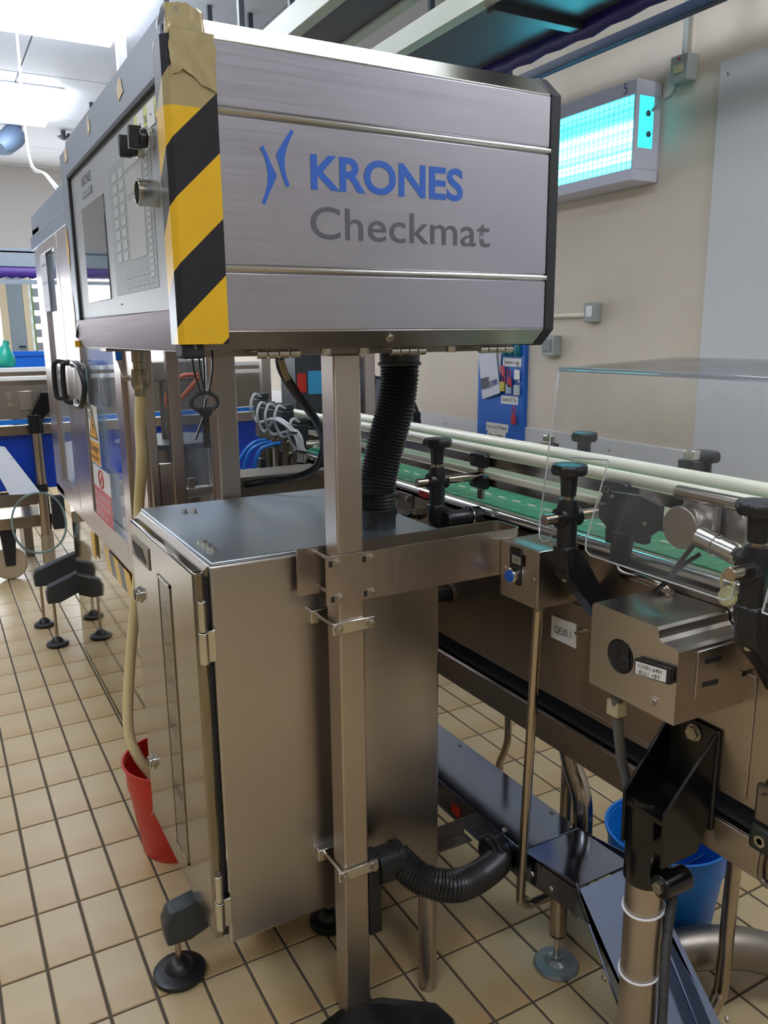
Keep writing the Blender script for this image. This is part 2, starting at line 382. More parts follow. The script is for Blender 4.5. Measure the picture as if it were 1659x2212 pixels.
# black foot of the front post
ft = [(.55, 1.27), (.585, 1.44), (.62, 1.475), (.72, 1.50), (.80, 1.475), (.905, 1.395), (.915, 1.335), (.86, 1.22), (.70, 1.16), (.58, 1.18)]
c = V((.727, 1.40, 0)); b = B(); n = len(ft)
lo = [V((x, y, 0)) for x, y in ft]; hi = [V((x, y, .02)) for x, y in ft]; top = [c+(V((x, y, 0))-c)*.55+V((0, 0, .045)) for x, y in ft]
b.add(lo+hi+top, [tuple(range(2*n, 3*n))]+[(i, (i+1) % n, n+(i+1) % n, n+i) for i in range(n)]+[(n+i, n+(i+1) % n, 2*n+(i+1) % n, 2*n+i) for i in range(n)])
b.build('foot', RUBBER, p1, bev=.004, smooth=20)
# u-shaped strap round the post reaching to the conveyor
st = thing('mounting_strap', (.9, 1.49, 1.053), 'long u-shaped steel strap bolted round the front post above the cabinet edge', 'bracket')
z0, z1, t_ = 1.053, 1.157, .004
ya, yb_, xe = 1.446, 1.54, 1.168
out, inn = [], []
for r, lst in ((.018, out), (.014, inn)):
    for k in range(7):
        a = -math.pi/2+k*math.pi/12; lst.append((xe-.018+r*math.cos(a), ya+.018+r*math.sin(a)))
    for k in range(7):
        a = k*math.pi/12; lst.append((xe-.018+r*math.cos(a), yb_-.018+r*math.sin(a)))
prof = [(.666, ya)]+out+[(.64, yb_), (.64, yb_-t_)]+inn[::-1]+[(.666, ya+t_)]
nP = len(prof); b = B(); b.add([V((x, y, z0)) for x, y in prof]+[V((x, y, z1)) for x, y in prof],
    [(i, (i+1) % nP, nP+(i+1) % nP, nP+i) for i in range(nP)]+[(k, nP-1-k, nP-2-k, k+1) for k in range(nP//2-1)]+[(nP+k+1, 2*nP-2-k, 2*nP-1-k, nP+k) for k in range(nP//2-1)])
b.build('strap', ST_POST, st, smooth=30)
for px, py in ((727, 1217), (799, 1206), (732, 1293), (802, 1280)):
    p = fY(px, py, ya)
    B().box(p.x-.018, p.x+.006, ya-.0006, ya+.001, p.z-.0065, p.z+.0065).build('slot', BLACKM, st, bev=.003)
    B().hexbolt((p.x, ya-.001, p.z), (0, -1, 0), .0088, .006).cyl((p.x, ya, p.z), (p.x, yb_, p.z), .0048, 10).build('bolt', ZINC, st, bev=.0005)
# two clamp bars
def clampbar(za, zb, name_z, pts):
    t = thing('clamp_bar', (.72, 1.45, za), 'narrow steel clamp bar with two bolts on the front post '+name_z, 'clamp')
    xs_ = [fY(x, y, 1.446).x for x, y in pts]
    B().box(min(xs_)-.012, max(xs_)+.012, 1.446, 1.453, za, zb).build('front_bar', ST_BRIGHT, t, bev=.002)
    B().box(min(xs_)-.02, max(xs_)+.016, 1.54, 1.56, za-.002, zb+.002).build('rear_bar', ST_BRIGHT, t, bev=.002)
    for x in xs_:
        B().hexbolt((x, 1.446, (za+zb)/2), (0, -1, 0), .0088, .006).cyl((x, 1.446, (za+zb)/2), (x, 1.545, (za+zb)/2), .0045, 10).build('bolt', ZINC, t, bev=.0005)
clampbar(.985, 1.012, 'below the strap', [(731, 1361), (800, 1348)])
clampbar(.398, .424, 'near the lower hose', [(744, 1893), (808, 1868)])
# ================================================================== INSPECTION HEAD
HX0, HX1, HY0, HY1, HZ0, HZ1 = .385, 1.135, 1.35, 2.43, 1.575, 2.095
hd = thing('inspection_head', (.76, 1.89, HZ0), 'big grey inspection head with blue lettering and hazard taped corner on two posts', 'machine head')
def prof_yz(i, x, z_lo=1.575, z_hi=2.095):
    """outline of the head across its length, inset by i"""
    return [V((x, 1.385+i*.4, z_lo+i)), V((x, HY0+i, 1.606+i*.4)), V((x, HY0+i, 2.055-i*.4)), V((x, 1.395+i*.4, z_hi-i)), V((x, HY1-.045-i*.4, z_hi-i)), V((x, HY1-i, 2.055-i*.4)), V((x, HY1-i, 1.606+i*.4)), V((x, HY1-.035-i*.4, z_lo+i))]
B().prism(prof_yz(.004, HX0+.002), (HX1-HX0-.004, 0, 0)).build('core', ST_HEAD, hd, smooth=0)
# front skin: three panels with bright grooves between
def skin(nm, z0, z1, m=ST_HEAD, y0=HY0): return B().box(.40, HX1, y0, y0+.01, z0, z1).build(nm, m, hd, bev=.0025)
skin('upper_panel', 1.958, 2.053); skin('middle_panel', 1.715, 1.946); skin('lower_panel', 1.607, 1.703)
for z in (1.952, 1.709):
    b = B().cyl((.40, HY0+.0015, z), (HX1, HY0+.0015, z), .0055, 14); b.box(.40, HX1, HY0+.003, HY0+.008, z-.007, z+.007); b.build('groove_strip', ST_BRIGHT, hd)
pr = prof_yz(0, .40)
for nm, i, m in (('top_edge', 2, ST_BRIGHT), ('bottom_edge', 0, ST_CAB)):
    a, b_ = pr[i], pr[i+1]; nrm = (V((1, 0, 0)).cross(b_-a)).normalized(); nrm = nrm if nrm.y < 0 else -nrm
    B().prism([a, b_, b_-nrm*.006, a-nrm*.006], (HX1-.40, 0, 0)).build(nm, m, hd, bev=.0015)
B().box(.40, HX1, 1.395, HY1-.045, 2.089, 2.095).build('roof', ST_HEAD, hd, bev=.002)
B().lathe(fY(843, 729, 1.366), (0, -1, -.6), [(.0085, 0), (.008, .002), (.006, .004)], 12).hexbolt(fY(843, 729, 1.366)+V((0, -.002, -.002)), (0, -1, -.6), .005, .004, False).build('bolt', ZINC, hd)
B().prism(prof_yz(-.002, HX1), (.024, 0, 0)).build('end_cap', BLACKM, hd, bev=.002)
# lettering on the front
def hp(x, y): return fY(x, y, HY0-.0002)
K0, K1 = hp(672, 407), hp(1000, 433)
text('lettering', 'KRONES', BLUEINK, hd, (K0.x, HY0, 1.8455), (1, 0, 0), (0, 0, 1), .0775, bold=.026, width=K1.x-K0.x, spacing=1.0)
C0, C1 = hp(672, 520), hp(1058, 535)
text('lettering', 'Checkmat', GREYINK, hd, (C0.x, HY0, 1.7635), (1, 0, 0), (0, 0, 1), .0765, bold=.004, width=C1.x-C0.x, spacing=1.02)
lg = B()
def sc(pts): lg.prism([hp(540+x/2.9625, 250+y/2.9625) for x, y in pts], (0, -.0006, 0))
sc([(62, 205), (82, 188), (112, 250), (140, 320), (172, 385), (150, 440), (122, 500), (98, 568), (75, 556), (100, 490), (113, 430), (114, 370), (104, 310), (86, 250)])
sc([(262, 86), (280, 102), (250, 165), (232, 215), (222, 270), (222, 330), (235, 395), (255, 447), (233, 458), (205, 385), (185, 310), (165, 248), (195, 195), (228, 140)])
lg.build('logo', BLUEINK, hd, smooth=0)
# ---- operator face on the left end
PXF = .372
BEZ = mat('bezel_grey', '#77828f', .4); PAN = mat('panel_grey', '#8f9292', .42)
op = prof_yz(-.004, PXF); 
inn_ = [V((PXF, y, z)) for y, z in ((1.40, 1.643), (1.40, 2.004), (2.33, 2.004), (2.33, 1.648))]
b = B().prism(prof_yz(-.002, HX0), (.004, 0, 0)); b.build('end_plate', BEZ, hd, smooth=0)
# bezel ring: sloping outside, standing proud of the panel
ring_o = [V((HX0+.012, y, z)) for y, z in ((1.352, 1.577), (1.352, 2.093), (2.428, 2.093), (2.428, 1.577))]
ring_f = [V((PXF, y, z)) for y, z in ((1.362, 1.60), (1.362, 2.066), (2.418, 2.066), (2.418, 1.60))]
b = B(); vs = ring_o+ring_f+inn_+[V((PXF+.011, p.y, p.z)) for p in inn_]
vs = [ring_o[i] for i in (0, 1, 2, 3)]+[ring_f[i] for i in (0, 1, 2, 3)]+[inn_[i] for i in (0, 1, 2, 3)]+[V((PXF+.012, inn_[i].y, inn_[i].z)) for i in range(4)]
b.add(vs, [(j*4+i, j*4+(i+1) % 4, (j+1)*4+(i+1) % 4, (j+1)*4+i) for j in range(3) for i in range(4)])
b.f = [f for k, f in enumerate(b.f) if k not in (3, 7)]; b.m = b.m[:len(b.f)]; b.build('bezel', BEZ, hd, smooth=20)
B().prism([V((HX0-.003, 2.425, 1.575)), V((PXF-.001, 2.425, 1.643)), V((PXF+.012, 2.425, 1.645)), V((HX0+.02, 2.425, 1.574))], (0, -1.066, 0)).build('bottom_lip', steel('lip_steel', '#6f5c64', .45, 'y'), hd, bev=.001)
cpn = B().box(PXF+.008, PXF+.014, 1.40, 2.33, 1.643, 2.004).build('control_panel', PAN, hd, smooth=0)
PF = PXF+.008
def pp(x, y): return fX(x, y, PF)
def pbox(nm, y0, y1, z0, z1, m, d=.002, par=None, bev=.0006): return B().box(PF-d, PF+.001, min(y0, y1), max(y0, y1), min(z0, z1), max(z0, z1)).build(nm, m, par or cpn, bev=bev)
B().box(PXF+.001, PXF+.009, 2.322, 2.335, 1.645, 2.0).box(PXF-.001, PXF+.009, 1.41, 2.33, 1.995, 2.004).build('seal', BLACKM, hd)
a, c_ = pp(172, 452), pp(234, 650)
B().box(PF-.0022, PF, 1.925, 2.195, 1.682, 1.904).build('screen', mat('screen_glass', '#5a5f62', .05, .6), cpn, bev=.001)
pbox('badge', 2.05, 2.17, 1.925, 1.94, mat('badge_grey', '#6d7377', .5))
text('lettering', 'KRONES', INK, cpn, (PF-.0008, 2.17, 1.952), (0, -1, 0), (0, 0, 1), .03, width=.12, depth=.0004)
KEY = mat('key_pale', '#a0a4a0', .45)
MEMB = mat('membrane_pale', '#9ca098', .5)
pbox('membrane', 1.50, 1.86, 1.685, 1.94, mat('membrane_grey', '#888c8b', .5), .0008)
for r in range(8):
    for k in range(2):
        y0 = 1.80-k*.06; z0 = 1.915-r*.0225
        pbox('key', y0-.021, y0+.021, z0-.0085, z0+.0085, KEY, .0018)
pbox('menu_field', 1.565, 1.70, 1.865, 1.905, MEMB, .0016); pbox('menu_field', 1.565, 1.70, 1.745, 1.855, MEMB, .0016)
pbox('menu_field', 1.565, 1.70, 1.912, 1.935, MEMB, .0016)
for r in range(19): pbox('small_key', 1.52, 1.545, 1.912-r*.0115, 1.92-r*.0115, KEY, .0018)
for r in range(2):
    for k in range(7):
        y0 = 1.74-k*.034
        pbox('legend_key', y0-.012, y0+.012, 1.712-r*.018, 1.713-r*.018, INK, .0012); text('legend', '%d' % ((k+r*5) % 10), INK, cpn, (PF-.001, y0+.006, 1.716-r*.018), (0, -1, 0), (0, 0, 1), .012, depth=.0003)
pbox('legend', 1.815, 1.83, 1.665, 1.668, INK, .001)
# rotary switches and key socket
yl = pbox('yellow_notice', 1.42, 1.60, 1.953, 1.985, mat('notice_yellow', '#d2d873', .5), .0012)
text('lettering', 'OR CONTACT YOUR A', INK, yl, (PF-.0016, 1.582, 1.957), (0, -1, 0), (0, 0, 1), .02, width=.15, depth=.0003)
for y_ in (1.55, 1.475):
    pl = pbox('switch_plate', y_-.025, y_+.025, 1.945, 1.985, WHITEL, .002); pbox('plate_mark', y_-.004, y_+.004, 1.962, 1.965, INK, .0026, pl)
    s = B().cyl((PF, y_, 1.925), (PF-.012, y_, 1.925), .017, 20).build('switch_collar', ST_BRIGHT, cpn, bev=.001)
    B().lathe((PF-.012, y_, 1.925), (-1, 0, 0), [(.0155, 0), (.0155, .012), (.0145, .014)], 20).box(PF-.042, PF-.02, y_-.007, y_+.007, 1.907, 1.943).build('switch_knob', BLACK, s, bev=.002)
b = B().lathe((PF, 1.475, 1.838), (-1, 0, 0), [(.022, 0), (.022, .034), (.0185, .034), (.0185, .01), (.004, .01)], 28); b.build('key_socket', ST_BRIGHT, cpn, bev=.0006)
# worn tape patches on the bezel top
for px, py, s in ((258, 190, .03), (191, 270, .018), (142, 335, .026)):
    p = fX(px, py, PXF-.0008)
    B().prism([p+V((0, -s*.9, -.012)), p+V((0, s*.5, -.02)), p+V((0, s*.75, .004)), p+V((0, s*.1, .018)), p+V((0, -s*.5, .012))], (-.0008, 0, 0)).build('worn_patch', mat('worn_patch', '#dcc9a4', .6), hd)
# ---- hazard tape wrapped round the near corner
tp = B()
def clip(poly, z, keep_above):
    out = []
    for p, q in zip(poly, poly[1:]+poly[:1]):
        pi, qi = (p[1] >= z) == keep_above, (q[1] >= z) == keep_above
        if pi: out.append(p)
        if pi != qi: t = (z-p[1])/(q[1]-p[1]); out.append((p[0]+(q[0]-p[0])*t, z))
    return out
def strip(path, z_lo, z_hi, slope, period, ph, duty, top_tan):
    """tape wrapped along a horizontal path of xy points, each diagonal stripe a face of its own"""
    L = [0]
    for a, b_ in zip(path, path[1:]): L.append(L[-1]+math.dist(a, b_))
    for s in range(len(path)-1):
        u0, u1 = L[s], L[s+1]; pt = lambda u, z: V((path[s][0]+(path[s+1][0]-path[s][0])*(u-u0)/(u1-u0), path[s][1]+(path[s+1][1]-path[s][1])*(u-u0)/(u1-u0), z))
        for k in range(-6, 8):
            for c0, c1, mi in ((ph+k*period, ph+k*period+period*duty, 1), (ph+k*period+period*duty, ph+(k+1)*period, 0)):
                for za, zb, m2 in ((z_lo, top_tan, mi), (top_tan, z_hi, 2 if mi == 0 else 1)):
                    poly = [(u0, c0+slope*(u0-L[-1])), (u1, c0+slope*(u1-L[-1])), (u1, c1+slope*(u1-L[-1])), (u0, c1+slope*(u0-L[-1]))]
                    poly = clip(poly, za, True)
                    if len(poly) > 2: poly = clip(poly, zb, False)
                    if len(poly) > 2: tp.mi = m2; tp.quad(*[pt(u, z) for u, z in poly])
strip([(.3685, 1.40), (.3685, 1.357), (.377, 1.3455), (.452, 1.3455)], 1.586, 2.05, .95, .189, 1.886-.189*2, .47, 1.95)
tp.build('hazard_tape', [YEL, TAPEK, TAPEB], hd, smooth=25)
b = B(); rr = random.Random(3)
for (x0, x1, z0, z1) in ((.377, .449, 1.985, 2.058),):
    nx, nz = 10, 10; vs = []
    for j in range(nz+1):
        for i in range(nx+1):
            u, v = i/nx, j/nz; zb = z0+(.012*math.sin(u*5)+.006*rr.random())*(1-v)
            vs.append(V((x0+(x1-x0)*u+(.004*rr.random() if i in (0, nx) else 0), 1.3445-.0012*rr.random()-.0022*math.sin(u*5+v*4)**2, zb+(z1-zb)*v)))
    b.add(vs, [(j*(nx+1)+i, j*(nx+1)+i+1, (j+1)*(nx+1)+i+1, (j+1)*(nx+1)+i) for j in range(nz) for i in range(nx)])
b.build('crumpled_tape', TAPEB, hd, smooth=60)
# crumpled flap folded over the top corner
b = B(); nx, nz = 12, 10; vs = []; rr = random.Random(5)
for j in range(nz+1):
    for i in range(nx+1):
        u, v = i/nx, j/nz; x = .362+.075*u; y = 1.40-.075*v
        z = 2.09+.008*math.sin(u*3.1)*math.sin(v*3.1)+.004*rr.random()
        if v > .62: z -= (v-.62)*.11; y = 1.40-.075*.62-(v-.62)*.02
        if u < .22: z -= (.22-u)*.16; x = .362+.075*.22-(.22-u)*.02
        vs.append(V((x+.002*rr.random(), y+.003*rr.random(), z)))
b.add(vs, [(j*(nx+1)+i, j*(nx+1)+i+1, (j+1)*(nx+1)+i+1, (j+1)*(nx+1)+i) for j in range(nz) for i in range(nx)])
b.m = [1 if (k % nx)+(k//nx)*.6 < 5 else 0 for k in range(len(b.m))]
b.build('tape_flap', [TAPEB, TAPEK], hd, smooth=60, solid=.0008)
# far edge tape
b = B()
for z in (1.60, 1.77): b.prism([(.3705, 2.40, z), (.3705, 2.425, z+.06), (.3705, 2.40, z+.12), (.3705, 2.385, z+.06)], (-.0006, 0, 0))
b.build('tape_sliver', YEL, hd, smooth=0)
B().box(.374, .412, 1.3535, 1.40, 1.562, 1.60).build('corner_guard', BLACKM, hd, bev=.006, seg=3)
B().box(.368, .39, 2.41, 2.432, 1.572, 1.59).build('corner_clip', YEL, hd, bev=.002)
# hinges and fittings below the head
for x0, x1 in ((.515, .60), (.79, .87), (1.0, 1.085)):
    b = B(); n = 4
    for k in range(n): b.cyl((x0+(x1-x0)*k/n+.001, 1.392, 1.566), (x0+(x1-x0)*(k+1)/n-.001, 1.392, 1.566), .0075, 12)
    b.box(x0, x1, 1.392, 1.43, 1.5705, 1.575); b.build('hinge', ZINC, hd, bev=.001)
for x in (.655, .735, .935): B().cyl((x, 1.40, 1.575), (x, 1.40, 1.562), .011, 6).build('hexagon_nut', ZINC, hd, bev=.001)
for y_ in (1.44, 2.20): B().box(.41, 1.10, y_, y_+.08, 1.562, 1.576).build('base_rail', ST_DULL, hd, bev=.001)
# ================================================================== CONVEYOR
XS = 1.226
cv = thing('bottle_conveyor', (1.36, 1.9, .6), 'long stainless conveyor with green slat belt running beside the cabinet', 'conveyor')
Y0c, Y1c = .25, 3.1
B().box(XS, XS+.006, Y0c, Y1c, .746, 1.14).build('side_panel', ST_PANEL, cv, bev=.001)
B().box(1.49, 1.496, Y0c, Y1c, .746, 1.14).build('side_panel', ST_PANEL, cv, bev=.001)
b = B(); pr_ = [(XS, 1.128)]+[(XS+.016-.016*math.cos(a), 1.138+.018*math.sin(a)) for a in [k*math.pi/2/6 for k in range(7)]]+[(XS+.03, 1.156), (XS+.03, 1.15), (XS+.01, 1.13)]
b.prism([V((x, Y0c, z)) for x, z in pr_], (0, Y1c-Y0c, 0)).build('rolled_edge', ST_BRIGHT, cv, smooth=50)
B().box(XS+.03, XS+.042, Y0c, Y1c, 1.12, 1.152).build('wear_strip', BLACKM, cv)
B().box(XS+.006, 1.49, Y0c, Y1c, .70, .71).build('belly_pan', BLACKM, cv)
B().box(XS-.004, XS+.002, Y0c, Y1c, .618, .69).box(XS+.002, XS+.1, Y0c, Y1c, .684, .69).build('lower_angle', ST_PANEL, cv, bev=.001)
B().box(1.44, 1.446, Y0c, Y1c, .618, .69).build('lower_angle', ST_PANEL, cv, bev=.001)
for y in (.4, 1.62, 2.5): B().box(XS+.03, 1.44, y, y+.05, .622, .68).build('cross_member', GREYPL, cv, bev=.002)
sl = None; n = int((Y1c-Y0c)/.0635)
for k in range(n):
    y = Y0c+.0635*k
    if sl is None:
        b = B().box(XS+.036, 1.47, y+.001, y+.0625, 1.15, 1.158); sl = b.build('belt_slat', GREEN, cv, bev=.0015, seg=1, loc=(1.36, y, 1.15))
    else: o = sl.copy(); COL.objects.link(o); o.location = V((1.36, y, 1.15))-wloc(cv)
WHL = mat('belt_link_pale', '#d5dcd4', .35)
lk = None
for k in range(n):
    y = Y0c+.0635*k+.018
    if lk is None:
        b = B().cyl((1.335, y, 1.1585), (1.335, y+.028, 1.1585), .004, 8); lk = b.build('belt_link', WHL, cv, loc=(1.335, y, 1.158))
    else: o = lk.copy(); COL.objects.link(o); o.location = V((1.335, y, 1.158))-wloc(cv)
# plate with two bolts and a red sticker on the side panel
pl = B().box(XS-.004, XS, *sorted((fX(860, 1050, XS).y, fX(893, 1060, XS).y)), 1.075, 1.13).build('splice_plate', ST_DULL, cv, bev=.001)
for px, py in ((857, 1070), (882, 1078)): B().hexbolt(fX(px, py, XS-.004), (-1, 0, 0), .009, .007).build('bolt', ZINC, pl, bev=.0005)
q = fX(915, 1068, XS-.001); B().box(XS-.001, XS, q.y-.025, q.y+.025, q.z-.009, q.z+.009).build('red_sticker', RED, cv)
# outer plate joint behind the sensor cover
B().box(XS-.003, XS, .85, 1.335, .76, 1.0).build('reinforcing_plate', ST_PANEL, cv, bev=.003)
b = B().hexbolt(fX(1258, 1364, XS-.003), (-1, 0, 0), .008, .008).cyl(fX(1258, 1364, XS-.003), fX(1258, 1364, XS-.003)+V((-.02, 0, 0)), .004, 10); b.build('stud', BRASSY, cv)
# guide rails
def rail(x, z0, z1, lz, lr, lx, label, liner_flat=None):
    t = thing('guide_rail', (x, 1.9, z0), label, 'guide rail')
    B().box(x, x+.005, Y0c, 3.05, z0, z1).build('flat_bar', ST_TUBE, t, bev=.001)
    if liner_flat: B().box(lx-lr, lx+lr, Y0c, 3.05, *liner_flat).build('liner', CREAM, t, bev=.004, seg=3)
    else: B().cyl((lx, Y0c, lz), (lx, 3.05, lz), lr, 20).build('liner', CREAM, t)
    return t
rail(1.266, 1.255, 1.281, 1.294, .0135, 1.281, 'upper guide rail on the knob clamp side with cream tube liner')
rail(1.266, 1.203, 1.224, 1.2, .006, 1.279, 'lower guide rail on the knob clamp side with thin cream liner', (1.20, 1.238))
rail(1.475, 1.252, 1.272, 1.281, .018, 1.455, 'upper guide rail near the wall with thick cream tube liner')
rail(1.475, 1.185, 1.2, 1.2, .007, 1.457, 'lower guide rail near the wall with flat cream liner', (1.185, 1.255))
# ---- knob clamps
def knob_b(o, r, h):
    """star knob with eight shallow lobes"""
    b = B(); n = 64; rings = [(.45, 0), (.9, .12*h), (1.0, .35*h), (1.0, .72*h), (.93, .92*h), (.7, h), (.15, h*1.02)]; vs = []
    for f, z in rings:
        for i in range(n):
            a = 2*math.pi*i/n; rr_ = r*f*(1-.07*(f > .6)*(1+math.cos(8*a))/2); vs.append(V(o)+V((rr_*math.cos(a), rr_*math.sin(a), z)))
    m_ = len(rings); b.add(vs, [(j*n+i, j*n+(i+1) % n, (j+1)*n+(i+1) % n, (j+1)*n+i) for j in range(m_-1) for i in range(n)]+[tuple(reversed(range(n))), tuple(range((m_-1)*n, m_*n))])
    return b
def bracket(y, label, arm=True):
    x = 1.12; t = thing('knob_clamp', (x, y, 1.05), label, 'clamp', 'knob clamps along the conveyor side')
    k = knob_b((x, y, 1.314), .0385, .025).cyl((x, y, 1.272), (x, y, 1.318), .0155, 20, .0185).build('knob', BLACK, t)
    B().cyl((x, y, 1.255), (x, y, 1.275), .0125, 16).build('stem', ST_TUBE, t)
    b = B().lathe((x, y, 1.165), (0, 0, 1), [(.02, 0), (.0205, .02), (.021, .06), (.0225, .075), (.0225, .085), (.019, .096), (.019, .1)], 20).cyl((x-.026, y, 1.228), (x+.026, y, 1.228), .021, 18); b.build('body', BLACK, t)
    B().cyl((x-.062, y, 1.228), (1.262, y, 1.228), .0115, 18).build('rod', ST_TUBE, t, bev=.001)
    b = B().cyl((x, y, 1.12), (x, y, 1.168), .0235, 20, .022)
    b.prism([V((x_, y-.021, z_)) for x_, z_ in ((1.10, 1.165), (1.135, 1.165), (1.165, 1.128), (1.2, 1.075), (XS, 1.052), (XS, .995), (XS-.02, .992), (1.165, 1.045), (1.11, 1.10))], (0, .042, 0))
    b.build('arm', BLACK, t, bev=.003)
    B().cyl((x, y, 1.09), (x, y, 1.125), .006, 12).build('threaded_rod', ZINC, t)
    B().hexbolt((1.2, y, 1.022), (-1, 0, .0), .0095, .007).build('bolt', ZINC, t, bev=.0005)
    # flat bar with the two rail clamps
    B().box(1.256, 1.264, y-.012, y+.012, 1.165, 1.275).build('flat_bar', ST_TUBE, t, bev=.001)
    for z in ((1.271, 1.214)):
        c_ = B().prism([V((1.244, y+dy, z+dz)) for dy, dz in ((-.034, -.012), (-.028, -.019), (.028, -.019), (.034, -.012), (.034, .014), (.026, .019), (-.026, .019), (-.034, .014))], (.02, 0, 0)).build('rail_clamp', BLACK, t, bev=.003)
        B().lathe((1.244, y+.018, z), (-1, 0, 0), [(.008, 0), (.008, .002), (.005, .002), (.005, -.002)], 14).build('screw', ZINC, c_)
    return t
kb1 = bracket(1.735, 'black knob clamp on the conveyor right behind the cabinet lid')
kb2 = bracket(1.24, 'black knob clamp between the reset box and the flat black sensor')
kb3 = bracket(.80, 'black knob clamp beside the clear cap on the sensor cover')
# far side knobs
for px, py, lb in ((1262, 955, 'black star knob on the wall side rail nearer the blue board'), (1520, 1000, 'black star knob on the wall side rail nearer the grey cladding')):
    p = fX(px, py, 1.53); t = thing('wall_side_clamp', (p.x, p.y, 1.2), lb, 'knob', 'knobs on the wall side of the conveyor')
    knob_b((p.x, p.y, p.z-.0), .036, .028).cyl((p.x, p.y, p.z-.04), (p.x, p.y, p.z+.002), .018, 20).build('knob', BLACK, t)
    B().cyl((p.x, p.y, 1.14), (p.x, p.y, p.z-.035), .012, 14).build('stem', ST_TUBE, t)
    B().box(1.49, p.x+.03, p.y-.02, p.y+.02, 1.1, 1.15).build('foot', BLACK, t, bev=.004)
for px, py in ((1184, 957), (1490, 993)):
    p = fX(px, py, 1.485); b = B().box(p.x-.012, p.x+.02, p.y-.024, p.y+.024, p.z-.022, p.z+.0)
    t = thing('rail_joint', (p.x, p.y, 1.28), 'small bright rail joint block on the wall side rail '+('near the blue board' if px < 1300 else 'near the far star knob'), 'joint block', 'rail joint blocks')
    b.build('base', BLACK, t, bev=.003); B().box(p.x-.01, p.x+.014, p.y-.018, p.y+.012, p.z, p.z+.022).build('block', ST_BRIGHT, t, bev=.002)
# ================================================================== RESET BOX + ITS POLE
rb = thing('reset_box', (1.168, 1.379, 1.006), 'small steel push button box with blue reset button under the clear guard', 'control box')
BX = 1.11
B().box(BX, XS-.001, 1.313, 1.445, 1.006, 1.137).build('housing', ST_CAB, rb, bev=.002)
B().box(BX-.002, BX+.001, 1.313, 1.445, 1.006, 1.137).build('cover', ST_CAB, rb, bev=.001)
p = fX(1113, 1242, BX)
B().box(BX-.005, BX-.002, p.y-.024, p.y+.016, p.z-.02, p.z+.065).build('button_plate', BLACK, rb, bev=.002)
q = fX(1118, 1209, BX-.005); lb = B().box(BX-.008, BX-.004, q.y-.019, q.y+.019, q.z-.013, q.z+.013).build('label_frame', BLACK, rb, bev=.001)
B().box(BX-.009, BX-.007, q.y-.015, q.y+.015, q.z-.009, q.z+.009).build('label', mat('label_grey', '#8f8a80', .5), lb)
text('lettering', 'RESET', INK, lb, (BX-.0092, q.y+.008, q.z-.003), (0, -1, 0), (0, 0, 1), .008, width=.016, depth=.0003)
bt = B().lathe((BX-.005, p.y, p.z), (-1, 0, 0), [(.019, 0), (.019, .01), (.017, .012), (.0145, .012)], 28).build('button_ring', ST_BRIGHT, rb)
B().lathe((BX-.005, p.y, p.z), (-1, 0, 0), [(.0145, 0), (.0145, .013), (.0135, .0145)], 24).build('button', mat('blue_button', '#0b57b8', .3), bt)
for px, py in ((1091, 1227), (1152, 1252)):
    p = fX(px, py, BX-.002); B().lathe(p, (-1, 0, 0), [(.006, 0), (.0055, .0025), (.002, .0036)], 12).build('screw', ZINC, rb)
pt = [(1.14, 1.345, 1.006), (1.134, 1.355, .6), (1.13, 1.365, .27), (1.134, 1.366, .235), (1.155, 1.366, .215), (1.19, 1.366, .212), (1.27, 1.366, .212)]
t = thing('bent_pole', (1.14, 1.36, .2), 'thin bent steel pole from the reset box down to the chute', 'pole')
B().tube(smoothpath(pt, 6), .0115, 18).build('tube', ST_TUBE, t); B().cyl((1.14, 1.345, .992), (1.14, 1.345, 1.007), .015, 18).build('collar', ST_DULL, t)
# ================================================================== SENSOR COVER
sv = thing('sensor_cover', (1.16, 1.03, .907), 'folded steel sensor cover with round hole and part number label', 'cover')
SX = 1.045
outl = [(1.136, .907), (1.136, 1.072), (1.13, 1.078), (.972, 1.078), (.967, 1.073), (.965, 1.058), (.958, 1.052), (.926, 1.052), (.92, 1.046), (.92, .907)]
outl = [(y*.95, 1.6-(1.6-z)*.95) for y, z in outl]
hc = fX(1340, 1418, SX)
def ray_poly(c0, a, poly):
    best = None; d = (math.cos(a), math.sin(a))
    for (x1, y1), (x2, y2) in zip(poly, poly[1:]+poly[:1]):
        ex, ey = x2-x1, y2-y1; den = d[0]*ey-d[1]*ex
        if abs(den) < 1e-12: continue
        s = ((x1-c0[0])*ey-(y1-c0[1])*ex)/den; u = ((x1-c0[0])*d[1]-(y1-c0[1])*d[0])/den
        if s > 0 and -1e-9 <= u <= 1+1e-9 and (best is None or s < best): best = s
    return (c0[0]+d[0]*best, c0[1]+d[1]*best)
angs = sorted([2*math.pi*k/40 for k in range(40)]+[math.atan2(z-hc.z, y-hc.y) % (2*math.pi) for y, z in outl])
nA = len(angs); b = B(); rH = .0325
vo = [V((SX, *ray_poly((hc.y, hc.z), a, outl))) for a in angs]; vi = [V((SX, hc.y+rH*math.cos(a), hc.z+rH*math.sin(a))) for a in angs]
b.add(vo+vi+[v+V((.004, 0, 0)) for v in vi], [(i, (i+1) % nA, nA+(i+1) % nA, nA+i) for i in range(nA)]+[(nA+i, nA+(i+1) % nA, 2*nA+(i+1) % nA, 2*nA+i) for i in range(nA)])
m_ = len(outl); b.add([V((SX, y, z)) for y, z in outl]+[V((XS-.003, y, z)) for y, z in outl], [(i, m_+i, m_+(i+1) % m_, (i+1) % m_) for i in range(m_)])
b.build('shell', ST_CAB, sv, smooth=35)
B().box(SX+.004, XS-.004, .88, 1.073, .947, 1.07).build('dark_interior', BLACKM, sv)
